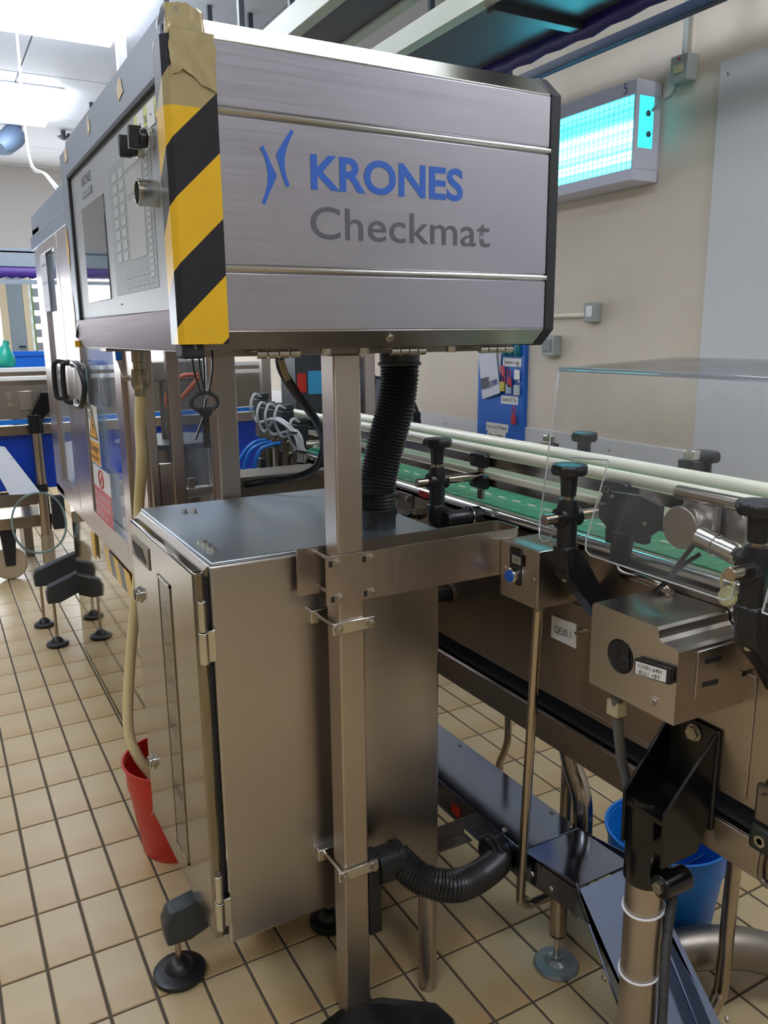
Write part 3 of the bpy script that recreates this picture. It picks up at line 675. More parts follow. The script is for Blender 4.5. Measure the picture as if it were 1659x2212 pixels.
B().cyl((SX+.003, hc.y-.008, hc.z-.01), (SX-.001, hc.y-.008, hc.z-.01), .014, 16).box(SX-.001, SX+.004, hc.y-.02, hc.y+.002, hc.z+.002, hc.z+.03).build('sensor_body', BLACK, sv, bev=.002)
# number label on a holder
l0, l1 = fX(1374, 1428, SX-.012), fX(1440, 1448, SX-.012)
h_ = .024
lh = B().prism([l0+V((0, .004, .004)), l1+V((0, -.008, .0055)), l1+V((0, -.008, -h_)), l0+V((0, .004, -h_-.001))], (.01, 0, 0)).build('label_holder', BLACK, sv, bev=.001)
ux = (l1-l0).normalized(); nn = V((-1, 0, 0))
B().prism([l0, l1, l1+V((0, 0, -h_+.002)), l0+V((0, 0, -h_+.001))], (-.001, 0, 0)).build('label_face', WHITEL, lh)
W_ = (l1-l0).length
text('lettering', '=1NS1.6401', INK, lh, l0+ux*.006+V((-.0012, 0, -.0095)), ux, (0, 0, 1), .0105, width=W_*.78, depth=.0004)
text('lettering', '-B221 +BT', INK, lh, l0+ux*.006+V((-.0012, 0, -.0208)), ux, (0, 0, 1), .0105, width=W_*.74, depth=.0004)
p = fX(1411, 1517, SX); B().box(SX-.001, SX+.001, p.y-.012, p.y+.008, p.z-.012, p.z+.012).build('tab', ST_CAB, sv, bev=.003); B().hexbolt(p+V((-.001, 0, 0)), (-1, 0, 0), .006, .005).build('bolt', ZINC, sv)
# slotted plate on the right face
YR = .874
def rp(x, y): return fY(x, y, YR)
a, c_ = rp(1506, 1408), rp(1659, 1360)
pl = B().prism([rp(1506, 1408), rp(1700, 1352), rp(1700, 1470), rp(1498, 1510)], (0, -.003, 0)).build('slotted_plate', ST_CAB, sv, bev=.001)
for (x0, y0), (x1, y1) in (((1520, 1428), (1555, 1420)), ((1514, 1478), (1548, 1470)), ((1605, 1405), (1650, 1394)), ((1600, 1455), (1645, 1444))):
    p0, p1_ = rp(x0, y0), rp(x1, y1); B().bar(p0+V((0, -.0032, 0)), p1_+V((0, -.0032, 0)), .001, .009, (0, 0, 1)).build('slot', BLACKM, pl)
for px, py in ((1615, 1405), (1637, 1447)): B().hexbolt(rp(px, py)+V((0, -.003, 0)), (0, -1, 0), .007, .006).build('bolt', ZINC, pl)
# clear cap on the shelf of the cover
p = V((fY(1613, 1345, .893).x, .893, 1.0795))
tag(B().lathe(p, (0, 0, 1), [(.012, 0), (.012, .024), (.011, .026), (.0095, .026), (.0095, .004)], 18).build('plastic_cap', clear('clear_cap', (.9, .92, .94), .05, 1, .35, (.9, .9, .9)), None, loc=p), 'small clear plastic cap standing on the sensor cover', 'cap')
# name plate QE30.1
qp = [fX(x, y, XS-.0045) for x, y in ((1192, 1329), (1244, 1349), (1243, 1401), (1190, 1376))]
t = thing('number_plate', qp[3], 'white number plate reading QE30.1 on the conveyor side', 'label')
B().prism(qp, (.002, 0, 0)).build('plate', WHITEL, t)
u_ = (qp[2]-qp[3]).normalized(); text('lettering', 'QE30.1', INK, t, qp[3]+u_*.012+V((-.0004, 0, .017)), (qp[1]-qp[0]).normalized(), (0, 0, 1), .024, width=.056, depth=.0005)
# ================================================================== COLUMN AND ITS BLACK BRACKET
CXc, CYc, CRc = 1.16, 1.012, .0385
co = thing('conveyor_column', (CXc, CYc, 0), 'thick round steel column carrying the black conveyor bracket', 'column')
B().cyl((CXc, CYc, 0), (CXc, CYc, .6), CRc, 32).build('tube', ST_POST, co)
B().lathe((CXc, CYc, 0), (0, 0, 1), [(.08, 0), (.08, .012), (.05, .02)], 32).build('base', RUBBER, co)
for z in (.452, .30):
    R_ = CRc+.0025; B().tube([V((CXc+R_*math.cos(a), CYc+R_*math.sin(a), z+.006*math.cos(a))) for a in [2*math.pi*k/32 for k in range(33)]], .0025, 8).build('cable_tie', WHITE, co)
bk = thing('column_bracket', (CXc, CYc, .52), 'glossy black cast bracket clamping the round column to the conveyor', 'bracket')
B().lathe((CXc, CYc, .515), (0, 0, 1), [(.041, 0), (.044, .004), (.044, .185), (.042, .19)], 32).build('socket', BLACKP, bk)
for y, dy in ((1.034, -.014), (.934, -.02)):
    P_ = [(1.114, .62), (1.112, .715), (1.214, .848), (1.2215, .862), (1.2215, .70), (1.195, .63), (1.16, .60)]
    B().hexa([(1.114, y, .60), (1.19, y+dy*.8, .62), (1.2215, y+dy, .70), (1.112, y, .715), (1.114, y+.007, .60), (1.19, y+dy*.8+.007, .62), (1.2215, y+dy+.007, .70), (1.112, y+.007, .715)]).add([V((1.112, y, .714)), V((1.2215, y+dy, .699)), V((1.2215, y+dy, .862)), V((1.213, y+dy, .862)), V((1.112, y+.007, .714)), V((1.2215, y+dy+.007, .699)), V((1.2215, y+dy+.007, .862)), V((1.213, y+dy+.007, .862))], [(0, 1, 2, 3), (7, 6, 5, 4), (0, 3, 7, 4), (3, 2, 6, 7), (2, 1, 5, 6)]).build('flange', BLACKP, bk, bev=.001)
B().box(1.214, 1.2215, .91, 1.028, .66, .87).build('back_plate', BLACKP, bk, bev=.004)
B().hexa([(1.116, .938, .685), (1.116, 1.036, .685), (1.218, 1.024, .70), (1.218, .918, .70), (1.116, .938, .695), (1.116, 1.036, .695), (1.218, 1.024, .71), (1.218, .918, .71)]).build('web', BLACKP, bk)
B().hexbolt(fX(1500, 1582, 1.2135), (-1, 0, 0), .0135, .009).build('bolt', ZINC, bk)
p = V((CXc-.005, CYc-.062, .545)); B().cyl(p+V((-.025, 0, 0)), p+V((.045, -.0, 0)), .024, 24).build('lug', BLACKP, bk, bev=.003)
B().hexbolt(p+V((-.025, 0, 0)), (-1, 0, 0), .0125, .008, False).build('bolt', ZINC, bk)
# grey corrugated conduit from the cover
pc = [fX(1331, 1490, 1.075), fX(1336, 1580, 1.11), fX(1345, 1650, 1.16), fX(1362, 1720, 1.19), fX(1380, 1760, 1.21)]
t = thing('grey_conduit', pc[0], 'grey corrugated conduit hanging from the sensor cover', 'conduit')
corrugated(pc, .0105, .005, .002, 14).build('hose', mat('conduit_grey', '#5d5b57', .45), t)
p = fX(1333, 1532, 1.09); B().box(p.x-.013, p.x+.013, p.y-.013, p.y+.016, p.z-.012, p.z+.02).build('clip', mat('clip_beige', '#b9b08e', .4), t, bev=.002)
pc = [(CXc+.02, CYc-.048, 0.004), (CXc+.02, CYc-.05, .2), (CXc+.016, CYc-.05, .38), (CXc+.03, CYc-.045, .5)]
tag(corrugated(pc, .0105, .005, .002, 12).build('column_conduit', mat('conduit_dark', '#33312e', .5), None), 'dark corrugated conduit strapped along the round column', 'conduit')
# ================================================================== SENSORS ON THE CONVEYOR
fs = thing('flat_sensor', fX(1355, 1215, 1.2), 'flat black eight sided sensor plate tilted over the green belt', 'sensor')
SXf = 1.165
def sp(x, y, X=SXf): return fX(x, y, X)
B().prism([sp(x, y) for x, y in ((1292, 1092), (1298, 1070), (1318, 1062), (1385, 1072), (1425, 1092), (1421, 1145), (1400, 1158), (1390, 1168), (1310, 1140), (1292, 1118))], (.014, 0, 0)).build('plate', BLACK, fs, bev=.002)
for px, py in ((1322, 1072), (1393, 1131)): B().lathe(sp(px, py), (-1, 0, 0), [(.004, 0), (.0035, .002), (.001, .003)], 10).build('screw', ZINC, fs)
for x0 in (1306, 1368): B().prism([sp(x0, 1140), sp(x0+14, 1132), sp(x0+26, 1150), sp(x0+22, 1178), sp(x0, 1172)], (.02, 0, 0)).build('ear', BLACK, fs, bev=.003)
B().prism([sp(1318, 1148, SXf-.004), sp(1364, 1158, SXf-.004), sp(1356, 1200, 1.2), sp(1350, 1222, XS-.002), sp(1312, 1212, XS-.002), sp(1316, 1190, 1.2)], (.012, 0, 0)).build('arm', GREYPL, fs, bev=.003)
B().bar(sp(1270, 1087, SXf-.02), sp(1308, 1088, SXf), .005, .004).build('lead', ST_DULL, fs)
dr = thing('drum_sensor', fX(1467, 1200, 1.16), 'round steel drum sensor with ribbed connector above the green belt', 'sensor')
dc = fX(1467, 1140, 1.15)
B().lathe(dc, (1, 0, 0), [(.038, 0), (.039, .002), (.039, .035), (.03, .05)], 36).build('drum', ST_CAB, dr, bev=.001)
B().lathe(dc+V((.055, -.045, .004)), (1, 0, 0), [(.05, 0), (.052, .003), (.052, .012), (.05, .014)], 36).build('rear_disc', ST_CAB, dr)
B().prism([dc+V((.03, -.05, .045)), dc+V((.03, .02, .052)), dc+V((.03, .03, -.02)), dc+V((.03, -.05, -.04))], (.02, 0, 0)).build('housing', ST_CAB, dr, bev=.004)
q0, q1 = fX(1512, 1160, 1.15), fX(1592, 1198, 1.15); dq = (q1-q0)
B().lathe(q0, dq, [(.019, 0), (.019, .035), (.0165, .036), (.0165, .045), (.0185, .046), (.0185, dq.length), (.015, dq.length+.004)], 20).build('connector', ST_BRIGHT, dr, smooth=25)
B().lathe(q1, dq, [(.012, 0), (.013, .008), (.009, .02)], 16).tube(smoothpath([q1+dq*.2, q1+dq*.5+V((0, 0, -.01)), q1+dq*.9+V((0, 0, -.04))], 5), .006, 8).build('cable', BLACK, dr)
r0, r1 = fX(1464, 1062, 1.17), fX(1659, 1128, 1.17); r1 = r0+(r1-r0)*1.6; r1.x = r0.x; r1.z = r0.z
B().cyl(r0, r1, .0125, 20).build('mounting_rod', ST_TUBE, dr, bev=.001)
tag(B().tube(smoothpath([fX(1520, 1152, 1.145), fX(1480, 1200, 1.14), fX(1440, 1255, 1.13), fX(1418, 1275, 1.15)], 5), .0045, 8).tube(smoothpath([fX(1512, 1197, 1.16), fX(1470, 1225, 1.15), fX(1435, 1262, 1.135)], 5), .004, 8).build('black_cable_tie', BLACK, None), 'black cable tie looped between drum sensor and sensor cover', 'cable tie')
pc = [fX(1338, 1222, XS+.0), fX(1350, 1240, XS-.02), fX(1390, 1252, XS-.03), fX(1430, 1268, XS-.03), fX(1450, 1285, XS-.02)]
tag(B().tube(smoothpath(pc, 6), .0095, 14).build('bent_tube', ST_TUBE, None), 'short bent steel tube below the flat black sensor', 'tube')
p = fX(1560, 1275, XS-.002)
b = B().tube(smoothpath([p, p+V((-.01, -.004, .03)), p+V((-.014, -.018, .038)), p+V((-.012, -.032, .02)), p+V((-.004, -.03, .0))], 6), .003, 8)
b.lathe(p+V((0, -.014, -.008)), (-1, 0, .3), [(.02, 0), (.018, .006), (.008, .01)], 10)
tag(b.build('cut_tie', mat('yellowed_plastic', '#d8cf9a', .4), None), 'yellowed cut cable tie loop on the conveyor edge', 'cable tie')
# ================================================================== CLEAR GUARD
gd = thing('clear_guard', (1.2, .9, 1.165), 'clear bent polycarbonate guard hood over the conveyor sensors', 'guard')
def gp(y, z): return V((1.105+(z-1.165)/(1.52-1.165)*.095, y, z))
gout = [(1.375, 1.52), (1.318, 1.19), (1.31, 1.17), (1.295, 1.165), (1.278, 1.172), (1.272, 1.19), (1.27, 1.345), (1.168, 1.352), (1.175, 1.19), (1.17, 1.175), (1.155, 1.168), (.84, 1.166), (.828, 1.175), (.826, 1.30), (.77, 1.30), (.77, 1.166), (.3, 1.166), (.3, 1.52)]
B().prism([gp(y, z) for y, z in gout], (.004, 0, .001)).build('front_sheet', CLEAR, gd, smooth=0)
b = B()
for y0, y1 in ((.3, 1.375),): b.hexa([(1.2, y0, 1.52), (1.2, y1, 1.52), (1.56, y1, 1.535), (1.56, y0, 1.535), (1.2, y0, 1.524), (1.2, y1, 1.524), (1.56, y1, 1.539), (1.56, y0, 1.539)])
b.build('top_sheet', CLEAR, gd, smooth=0)
B().box(1.558, 1.562, .3, .93, 1.25, 1.535).build('rear_sheet', CLEAR, gd, smooth=0)
b = B()
for (y0, z0_), (y1, z1_) in zip(gout[:16], gout[1:17]): b.tube([gp(y0, z0_), gp(y1, z1_)], .0016, 6)
b.build('edge', EDGE, gd)
B().cyl((1.202, .3, 1.521), (1.202, 1.375, 1.521), .005, 12).build('bent_edge', clear('bent_edge', (.75, .77, .8), .04, 1, .3, (.6, .62, .68)), gd)
B().cyl((1.56, .93, 1.25), (1.56, .93, 1.535), .0016, 6).build('rear_edge', EDGE, gd)
# ================================================================== CHUTE, PIPES, FOOT, BUCKETS
ch = thing('drain_trough', (1.245, 1.8, .26), 'polished steel drain trough with screwed lid under the conveyor', 'trough')
TX1, TX2 = 1.152, 1.337
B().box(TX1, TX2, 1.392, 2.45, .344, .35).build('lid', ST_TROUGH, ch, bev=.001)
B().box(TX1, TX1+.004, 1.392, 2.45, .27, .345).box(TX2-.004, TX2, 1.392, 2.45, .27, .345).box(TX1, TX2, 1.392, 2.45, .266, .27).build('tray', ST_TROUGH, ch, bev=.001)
for x, y in ((TX1+.012, 1.41), (TX1+.014, 1.48), (TX2-.014, 1.41), (TX2-.014, 1.48), (TX1+.03, 1.9), (TX2-.02, 1.9)):
    B().lathe((x, y, .35), (0, 0, 1), [(.007, 0), (.006, .003), (.002, .0045)], 12).build('screw', ZINC, ch)
B().prism([(TX1-.001, 1.7, .285), (TX1-.001, 1.66, .285), (TX1-.001, 1.66, .315), (TX1-.001, 1.7, .315)], (-.001, 0, 0)).build('red_sticker', RED, ch)
sd = [(1.39, .35), (1.2, .383), (1.05, .175), (.93, .01), (.87, .01), (1.0, .175), (1.15, .31), (1.39, .275)]
c2 = thing('steel_chute', (1.25, 1.1, 0), 'sloping sheet steel chute with screwed sides below the conveyor', 'chute')
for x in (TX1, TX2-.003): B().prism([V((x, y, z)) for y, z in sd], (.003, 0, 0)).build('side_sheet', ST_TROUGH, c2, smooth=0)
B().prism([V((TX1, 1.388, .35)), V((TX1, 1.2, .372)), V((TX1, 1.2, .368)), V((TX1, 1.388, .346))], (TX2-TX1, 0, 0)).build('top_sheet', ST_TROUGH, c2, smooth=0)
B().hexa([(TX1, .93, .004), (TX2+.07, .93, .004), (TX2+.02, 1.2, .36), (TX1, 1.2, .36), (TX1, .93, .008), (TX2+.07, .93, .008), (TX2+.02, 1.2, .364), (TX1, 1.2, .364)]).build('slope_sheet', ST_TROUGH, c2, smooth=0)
for k in range(4):
    y, z = 1.33-.02*k, .31
for (y, z) in ((1.35, .31), (1.28, .315), (1.1, .21), (1.05, .14), (1.0, .09)): B().lathe((TX1-.0005, y, z), (-1, 0, 0), [(.007, 0), (.006, .003), (.002, .0045)], 12).build('screw', ZINC, c2)
for (x, y) in ((1.2, 1.04), (1.33, 1.1), (1.42, .98), (1.25, .97)):
    z = .008+(y-.93)/.27*.356; B().lathe((x, y, z), (0, -.7, .7), [(.007, 0), (.006, .003), (.002, .0045)], 12).build('screw', ZINC, c2)
# levelling foot
t = thing('levelling_foot', (1.25, 1.36, 0), 'steel levelling foot with round grey pad under the drain trough', 'machine foot')
B().lathe((1.25, 1.36, 0), (0, 0, 1), [(.056, 0), (.058, .004), (.054, .012), (.03, .015), (.026, .012), (.014, .02), (.012, .03)], 36).build('pad', mat('grey_cast_pad', '#8b9396', .35, .7), t)
B().cyl((1.25, 1.36, .02), (1.25, 1.36, .13), .008, 14).build('spindle', ST_BRIGHT, t)
B().cyl((1.25, 1.36, .10), (1.25, 1.36, .268), .0215, 24).build('leg_tube', ST_TUBE, t); B().cyl((1.25, 1.36, .094), (1.25, 1.36, .102), .0205, 24).build('end_ring', BLACK, t)
# pipes
def pipe(nm, pts, r, label, m=ST_TUBE, n=6, cat='pipe', seg=20): return tag(B().tube(smoothpath(pts, n), r, seg).build(nm, m, None, loc=pts[0]), label, cat)
pipe('drain_pipe', [V(p) for p in [(1.38, 1.52, .70), (1.38, 1.52, .58), (1.385, 1.50, .53), (1.385, 1.47, .46), (1.385, 1.445, .42), (1.385, 1.43, .35), (1.385, 1.43, .18), (1.385, 1.42, .06)]], .027, 'bent steel drain pipe dropping from the conveyor belly')
q_ = fX(1098, 1530, 1.5); pipe('bent_pipe', [V((q_.x, q_.y, .62)), V((q_.x, q_.y, q_.z)), fX(1098, 1580, 1.5), fX(1094, 1610, 1.5), fX(1080, 1645, 1.5), fX(1062, 1670, 1.5), V((1.46, 2.32, .02))], .012, 'thin bent steel pipe behind the drain trough')
q_ = fX(1224, 1720, 1.46); pipe('upright_tube', [V((1.46, q_.y, .62)), V((1.46, q_.y, .3)), V((1.46, q_.y, 0))], .018, 'upright steel tube behind the drain pipe')
pipe('curved_leg', [V((1.468, 1.03, .64)), V((1.462, 1.03, .3)), V((1.46, 1.03, .12)), V((1.45, 1.03, .08)), V((1.43, 1.03, .05)), V((1.41, 1.03, .03))], .0165, 'slim curved steel leg tube beside the blue bucket')
pipe('waste_pipe', [V((1.36, 1.155, .12)), V((1.46, 1.13, .13)), V((1.58, 1.08, .12)), V((1.67, 1.03, .09)), V((1.73, .95, .06)), V((1.75, .8, .055))], .05, 'thick welded steel waste pipe bending away along the floor', ST_DULL, seg=28)
def bucket(nm, c, h, r0, r1, m, label, hang, inner):
    t = thing(nm, c, label, 'bucket'); c = V(c)
    pr = [(r0*.97, 0), (r0, .008), (r0+(r1-r0)*.7, h*.7), (r1*.95, h*.74), (r1*.97, h*.96), (r1*1.02, h*.97), (r1*1.03, h), (r1*.985, h), (r1*.93, h*.74), (r0*.95, .012)]
    B().lathe(c, (0, 0, 1), pr, 40).build('pail', m, t)
    a = hang; u = V((math.cos(a), math.sin(a), 0)); w_ = V((-math.sin(a), math.cos(a), 0)); R_ = r1*1.03
    for s in (-1, 1): B().cyl(c+u*s*(R_-.012)+V((0, 0, h*.87)), c+u*s*(R_+.006)+V((0, 0, h*.87)), .012, 14).build('handle_lug', m, t)
    pts = [c+u*R_*math.cos(q)+w_*(R_*.45*math.sin(q))+V((0, 0, h*.87-R_*.95*math.sin(q))) for q in [math.pi*k/18 for k in range(19)]]
    B().tube(pts, .003, 8).build('handle', ST_BRIGHT, t); return t
bucket('blue_bucket', (1.56, 1.30, 0), .33, .115, .155, BLUE, 'blue plastic bucket with wire handle under the conveyor', math.radians(-20), None)
bucket('red_bucket', (.55, 2.37, 0), .31, .118, .158, RED, 'red plastic bucket with wire handle behind the cabinet door', math.radians(60), None)
# short pipe stub and black hose at the foot of the post
pipe('floor_pipe', [V((.925, 1.468, 0)), V((.925, 1.468, .1)), V((.925, 1.468, .30))], .0225, 'upright steel pipe standing on the floor under the lower black hose', ST_POST)
bp = thing('hose_bracket', (.775, 1.46, .25), 'flat black plastic hose outlet plate beside the post', 'hose outlet')
B().box(.758, .79, 1.452, 1.50, .225, .425).build('plate', BLACK, bp, bev=.003)
B().cyl((.785, 1.475, .385), (.845, 1.475, .385), .042, 24).cyl((.838, 1.475, .385), (.852, 1.475, .385), .046, 24).build('socket', BLACK, bp, bev=.002)
hp_ = [V((.845, 1.475, .385)), fY(900, 1892, 1.42), fY(945, 1910, 1.385), fY(990, 1912, 1.375), fY(1035, 1893, 1.41), fY(1075, 1860, 1.45), V((1.14, 1.47, .305))]
lh_ = thing('lower_hose', hp_[2], 'sagging black corrugated hose between post outlet and drain trough', 'hose')
corrugated(hp_, .037, .0075, .0035, 28).build('hose', BLACK, lh_)
B().cyl((1.105, 1.47, .305), (TX1, 1.47, .305), .041, 28).cyl((1.12, 1.47, .305), (1.128, 1.47, .305), .045, 28).build('cuff', BLACK, lh_, bev=.002)
# upper hose from head to lid
h0 = V((.93, 1.66, 1.575)); hb = V((.905, 1.665, 1.148))
uh = thing('upper_hose', hb, 'black corrugated hose curving from inspection head down to cabinet lid', 'hose')
pts = [V((.905, 1.665, 1.185)), V((.905, 1.665, 1.22)), fY(815, 1040, 1.665), fY(833, 960, 1.66), fY(854, 880, 1.65), fY(862, 820, 1.648), fY(863, 785, 1.648)]
corrugated(pts, .046, .0082, .004, 32).build('hose', BLACK, uh)
B().lathe((.905, 1.665, 1.148), (0, 0, 1), [(.045, 0), (.045, .03), (.048, .03), (.048, .048)], 28).build('lower_cuff', BLACK, uh, bev=.001)
hq = fY(863, 790, 1.648); B().lathe((hq.x, 1.648, hq.z), (0, 0, 1), [(.048, 0), (.051, .003), (.051, .008), (.047, .008), (.048, 1.575-hq.z)], 28).build('upper_cuff', BLACK, uh, bev=.001)
# ---- small fittings on the conveyor side
p = fX(1034, 1112, XS); t = thing('conveyor_stub', (XS, p.y, p.z-.02), 'black round stub with wire clip beside the knob clamp behind the cabinet', 'stub')
B().lathe((XS, p.y, p.z), (-1, 0, 0), [(.024, 0), (.024, .03), (.02, .034), (.02, .10), (.018, .104)], 24).build('stub', BLACK, t); B().tube([V((XS-.03, p.y+.026*math.cos(a_), p.z+.026*math.sin(a_))) for a_ in [2*math.pi*k/24 for k in range(25)]], .0022, 6).build('clip', ST_BRIGHT, t)
p = fX(905, 1108, XS); t = thing('cable_gland', (XS, p.y, p.z-.02), 'small brass cable gland under the red sticker on the conveyor', 'cable gland')
B().lathe((XS, p.y, p.z), (-1, 0, 0), [(.02, 0), (.02, .012), (.015, .013), (.015, .03)], 6).build('nut', BRASSY, t, smooth=20); B().cyl((XS-.028, p.y, p.z), (XS-.05, p.y, p.z-.004), .009, 12).build('cable', BLACK, t)
p = fX(972, 1282, XS); t = thing('round_handle', (XS-.04, p.y, p.z-.02), 'black round handle on the conveyor side next to the cabinet edge', 'handle')
B().lathe((XS, p.y, p.z), (-1, 0, 0), [(.018, 0), (.018, .05), (.024, .052), (.026, .058), (.026, .085), (.022, .092)], 24).build('grip', BLACK, t); B().lathe((XS, p.y, p.z), (-1, 0, 0), [(.028, 0), (.028, .006)], 20).build('flange', ST_DULL, t)
p = fX(1652, 1740, XS-.004); t = thing('hook_clamp', (XS-.01, p.y, p.z-.1), 'steel hook clamp with black block at the conveyor lower angle', 'clamp')
B().box(XS-.018, XS-.005, p.y-.06, p.y+.012, p.z-.03, p.z+.045).build('plate', ST_DULL, t, bev=.006); B().lathe((XS-.018, p.y-.012, p.z+.02), (-1, 0, 0), [(.014, 0), (.012, .006)], 14).build('boss', ST_DULL, t)
B().box(XS-.022, XS-.002, p.y-.07, p.y+.016, p.z-.085, p.z-.035).build('block', mat('dark_green_block', '#20281f', .45), t, bev=.008); B().lathe((XS-.022, p.y-.01, p.z-.06), (-1, 0, 0), [(.011, 0), (.011, .003), (.006, .003), (.006, -.002)], 16).build('screw', ZINC, t)
B().tube(smoothpath([V((XS-.01, p.y-.01, p.z-.08)), V((XS-.01, p.y-.008, p.z-.13)), V((XS-.01, p.y-.02, p.z-.145)), V((XS-.01, p.y-.05, p.z-.14))], 5), .005, 8).build('hook', ST_DULL, t)
tag(B().box(1.0, TX1, 1.64, 1.644, .252, .30).box(1.0, TX1, 1.6, 1.64, .252, .256).build('cross_channel', ST_DULL, None, bev=.001), 'grimy steel angle between cabinet corner and drain trough', 'angle bar')
# ================================================================== OVERHEAD CONVEYORS
OHD = mat('overhead_dark', '#3a3f47', .5); OHC = mat('overhead_cream', '#aeb09c', .45); PURP = mat('dark_violet_belt', '#2b2370', .5)
def overhead(x0, x1, z0, z1, label, purple):
    t = thing('overhead_conveyor', ((x0+x1)/2, 4.5, z0), label, 'overhead conveyor')
    for x in (x0, x1-.05): B().box(x, x+.05, 1.0, 9.0, z0, z1).build('side_plate', OHC if not purple or x == x0 else OHD, t, bev=.003)
    B().box(x0+.05, x1-.05, 1.0, 9.0, z0+.01, z0+.03).build('pan', OHD, t, smooth=0)
    for k in range(7):
        y = 1.4+k*1.15; B().box(x0+.05, x1-.05, y, y+.05, z0-.02, z0+.012).build('cross_bar', OHD, t, bev=.002)
        if y > 2.2:
            for x in (x0+.01, x1-.03): B().box(x, x+.025, y, y+.025, z1, ZC).build('hanger', OHD, t)
    if purple:
        pts = []; b = B(); n = 90
        for k in range(n+1):
            y = 1.0+8.0*k/n; zz = z0-.035-.008*(k % 2)-.012*random.random(); pts.append((y, zz))
        vs = [V((x1-.09, y, z0+.01)) for y, _ in pts]+[V((x1-.07, y, zz)) for y, zz in pts]
        b.add(vs, [(i, i+1, n+2+i, n+1+i) for i in range(n)]); b.build('ragged_belt', PURP, t, solid=.006)
    return t
overhead(1.35, 1.63, 2.715, 2.81, 'pale overhead conveyor hanging under the ceiling beside the glaring lamp', False)
overhead(1.83, 2.37, 2.72, 2.80, 'dark overhead conveyor with ragged violet belt near the beige wall', True)
t = thing('overhead_bar', (2.56, 4, 2.72), 'dark blue steel bar hung between overhead conveyor and fly killer', 'bar')
B().box(2.545, 2.585, 1.2, 8.0, 2.72, 2.76).build('beam', mat('blue_grey_steel', '#28374e', .45), t, bev=.003)
for y in (2.2, 3.35, 5.0): B().box(2.553, 2.577, y, y+.025, 2.758, ZC).build('hanger', OHD, t)
t = thing('ceiling_drop_pole', (1.08, 4.72, 2.2), 'pale square pole dropping from ceiling to the labelling machine', 'pole')
B().box(1.055, 1.105, 4.70, 4.75, 2.13, ZC).build('tube', mat('pale_pole', '#a9aab8', .4), t, bev=.003); B().box(1.03, 1.13, 4.675, 4.775, 2.12, 2.135).build('base', OHD, t)
# ================================================================== WALL FITTINGS
CYAN = mat('uv_tube', '#ffffff', .3, emit=12, ecol='#5cecff'); CYB = mat('uv_back', '#bfeff2', .35)
xf = 2.65
a = fX(1375, 168, xf); c_ = fX(1366, 366, xf); y0, y1 = c_.y, c_.y+.78; z1, z0 = a.z, fX(1366, 388, xf).z
fk = thing('fly_killer', (2.73, (y0+y1)/2, z0), 'white wall mounted fly killer glowing cyan behind a wire grille', 'fly killer')
FW = mat('fly_killer_white', '#d3d5e4', .4)
wz1, wz0, wy0 = fX(1366, 205, xf).z, fX(1366, 362, xf).z, fX(1368, 280, xf).y
b = B(); b.box(xf, XW, y0, y1, wz1, z1); b.box(xf, XW, y0, y1, z0, wz0); b.box(XW-.01, XW, y0, y1, z0, z1); b.box(xf, XW-.01, y1-.05, y1, wz0, wz1)
b.build('housing', FW, fk, bev=.004)
p0 = fY(1383, 204, y0); p1_ = fY(1408, 322, y0)
e = B(); e.box(xf, p0.x, y0, y0+.006, wz0, wz1); e.box(p1_.x, XW, y0, y0+.006, wz0, wz1); e.box(p0.x, p1_.x, y0, y0+.006, wz0, p1_.z); e.box(p0.x, p1_.x, y0, y0+.006, p0.z, wz1)
e.build('end_panel', FW, fk)
lw = B().box(p0.x, p1_.x, y0+.001, y0+.004, p1_.z, p0.z).build('side_window', mat('uv_window', '#29d6ee', .3, emit=1.6, ecol='#38e0f5'), fk)
for py in (245, 290): B().lathe(fY(1400, py, y0), (0, -1, 0), [(.012, -.002), (.012, .004), (.006, .008)], 14).build('tube_holder', mat('holder_grey', '#44606a', .4), lw)
B().box(XW-.03, XW-.012, y0+.01, y1-.05, wz0, wz1).build('reflector', CYB, fk)
for z in (wz0+.07, (wz0+wz1)/2, wz1-.09): B().cyl((XW-.07, y0+.03, z), (XW-.07, y1-.06, z), .016, 14).build('uv_tube', CYAN, fk)
g = B()
for k in range(26): yy = wy0+.005+(y1-.06-wy0)*k/25; g.cyl((xf+.004, yy, wz0), (xf+.004, yy, wz1), .0012, 5)
for k in range(12): zz = wz0+(wz1-wz0)*k/11; g.cyl((xf+.006, wy0, zz), (xf+.006, y1-.05, zz), .0012, 5)
o = g.build('wire_grille', mat('grille_wire', '#4c7f86', .4, .6), fk); o['kind'] = 'stuff'
q = fX(1352, 192, xf); text('number', '5', mat('number_blue', '#5a6a95', .5), fk, (xf-.0006, q.y+.012, q.z-.02), (0, -1, 0), (0, 0, 1), .06)
# junction box with conduit and cable
p = fX(1466, 147, XW-.06)
jb = thing('junction_box', (XW-.03, p.y, p.z-.05), 'grey switch box on the wall feeding the fly killer', 'switch box')
GBX = mat('box_grey', '#9aa29c', .45)
B().box(XW-.06, XW, p.y-.045, p.y+.045, p.z-.05, p.z+.05).build('box', GBX, jb, bev=.006)
B().box(XW-.066, XW-.06, p.y-.022, p.y+.022, p.z-.018, p.z+.012).build('switch', mat('switch_cream', '#bdbb8e', .4), jb, bev=.002)
B().cyl((XW-.063, p.y, p.z+.034), (XW-.058, p.y, p.z+.034), .005, 10).build('indicator', RED, jb)
B().cyl((XW-.03, p.y, p.z+.05), (XW-.03, p.y, ZC), .012, 14).build('conduit', GBX, jb)
tag(B().tube(smoothpath([V((XW-.03, p.y+.03, p.z-.05)), V((XW-.03, p.y+.06, p.z-.085)), V((XW-.05, p.y+.1, p.z-.1)), V((XW-.06, y0-.004, p.z-.13))], 6), .006, 8).build('feed_cable', GBX, None), 'short grey cable from switch box to fly killer', 'cable')
p = fX(1273, 675, XW-.04)
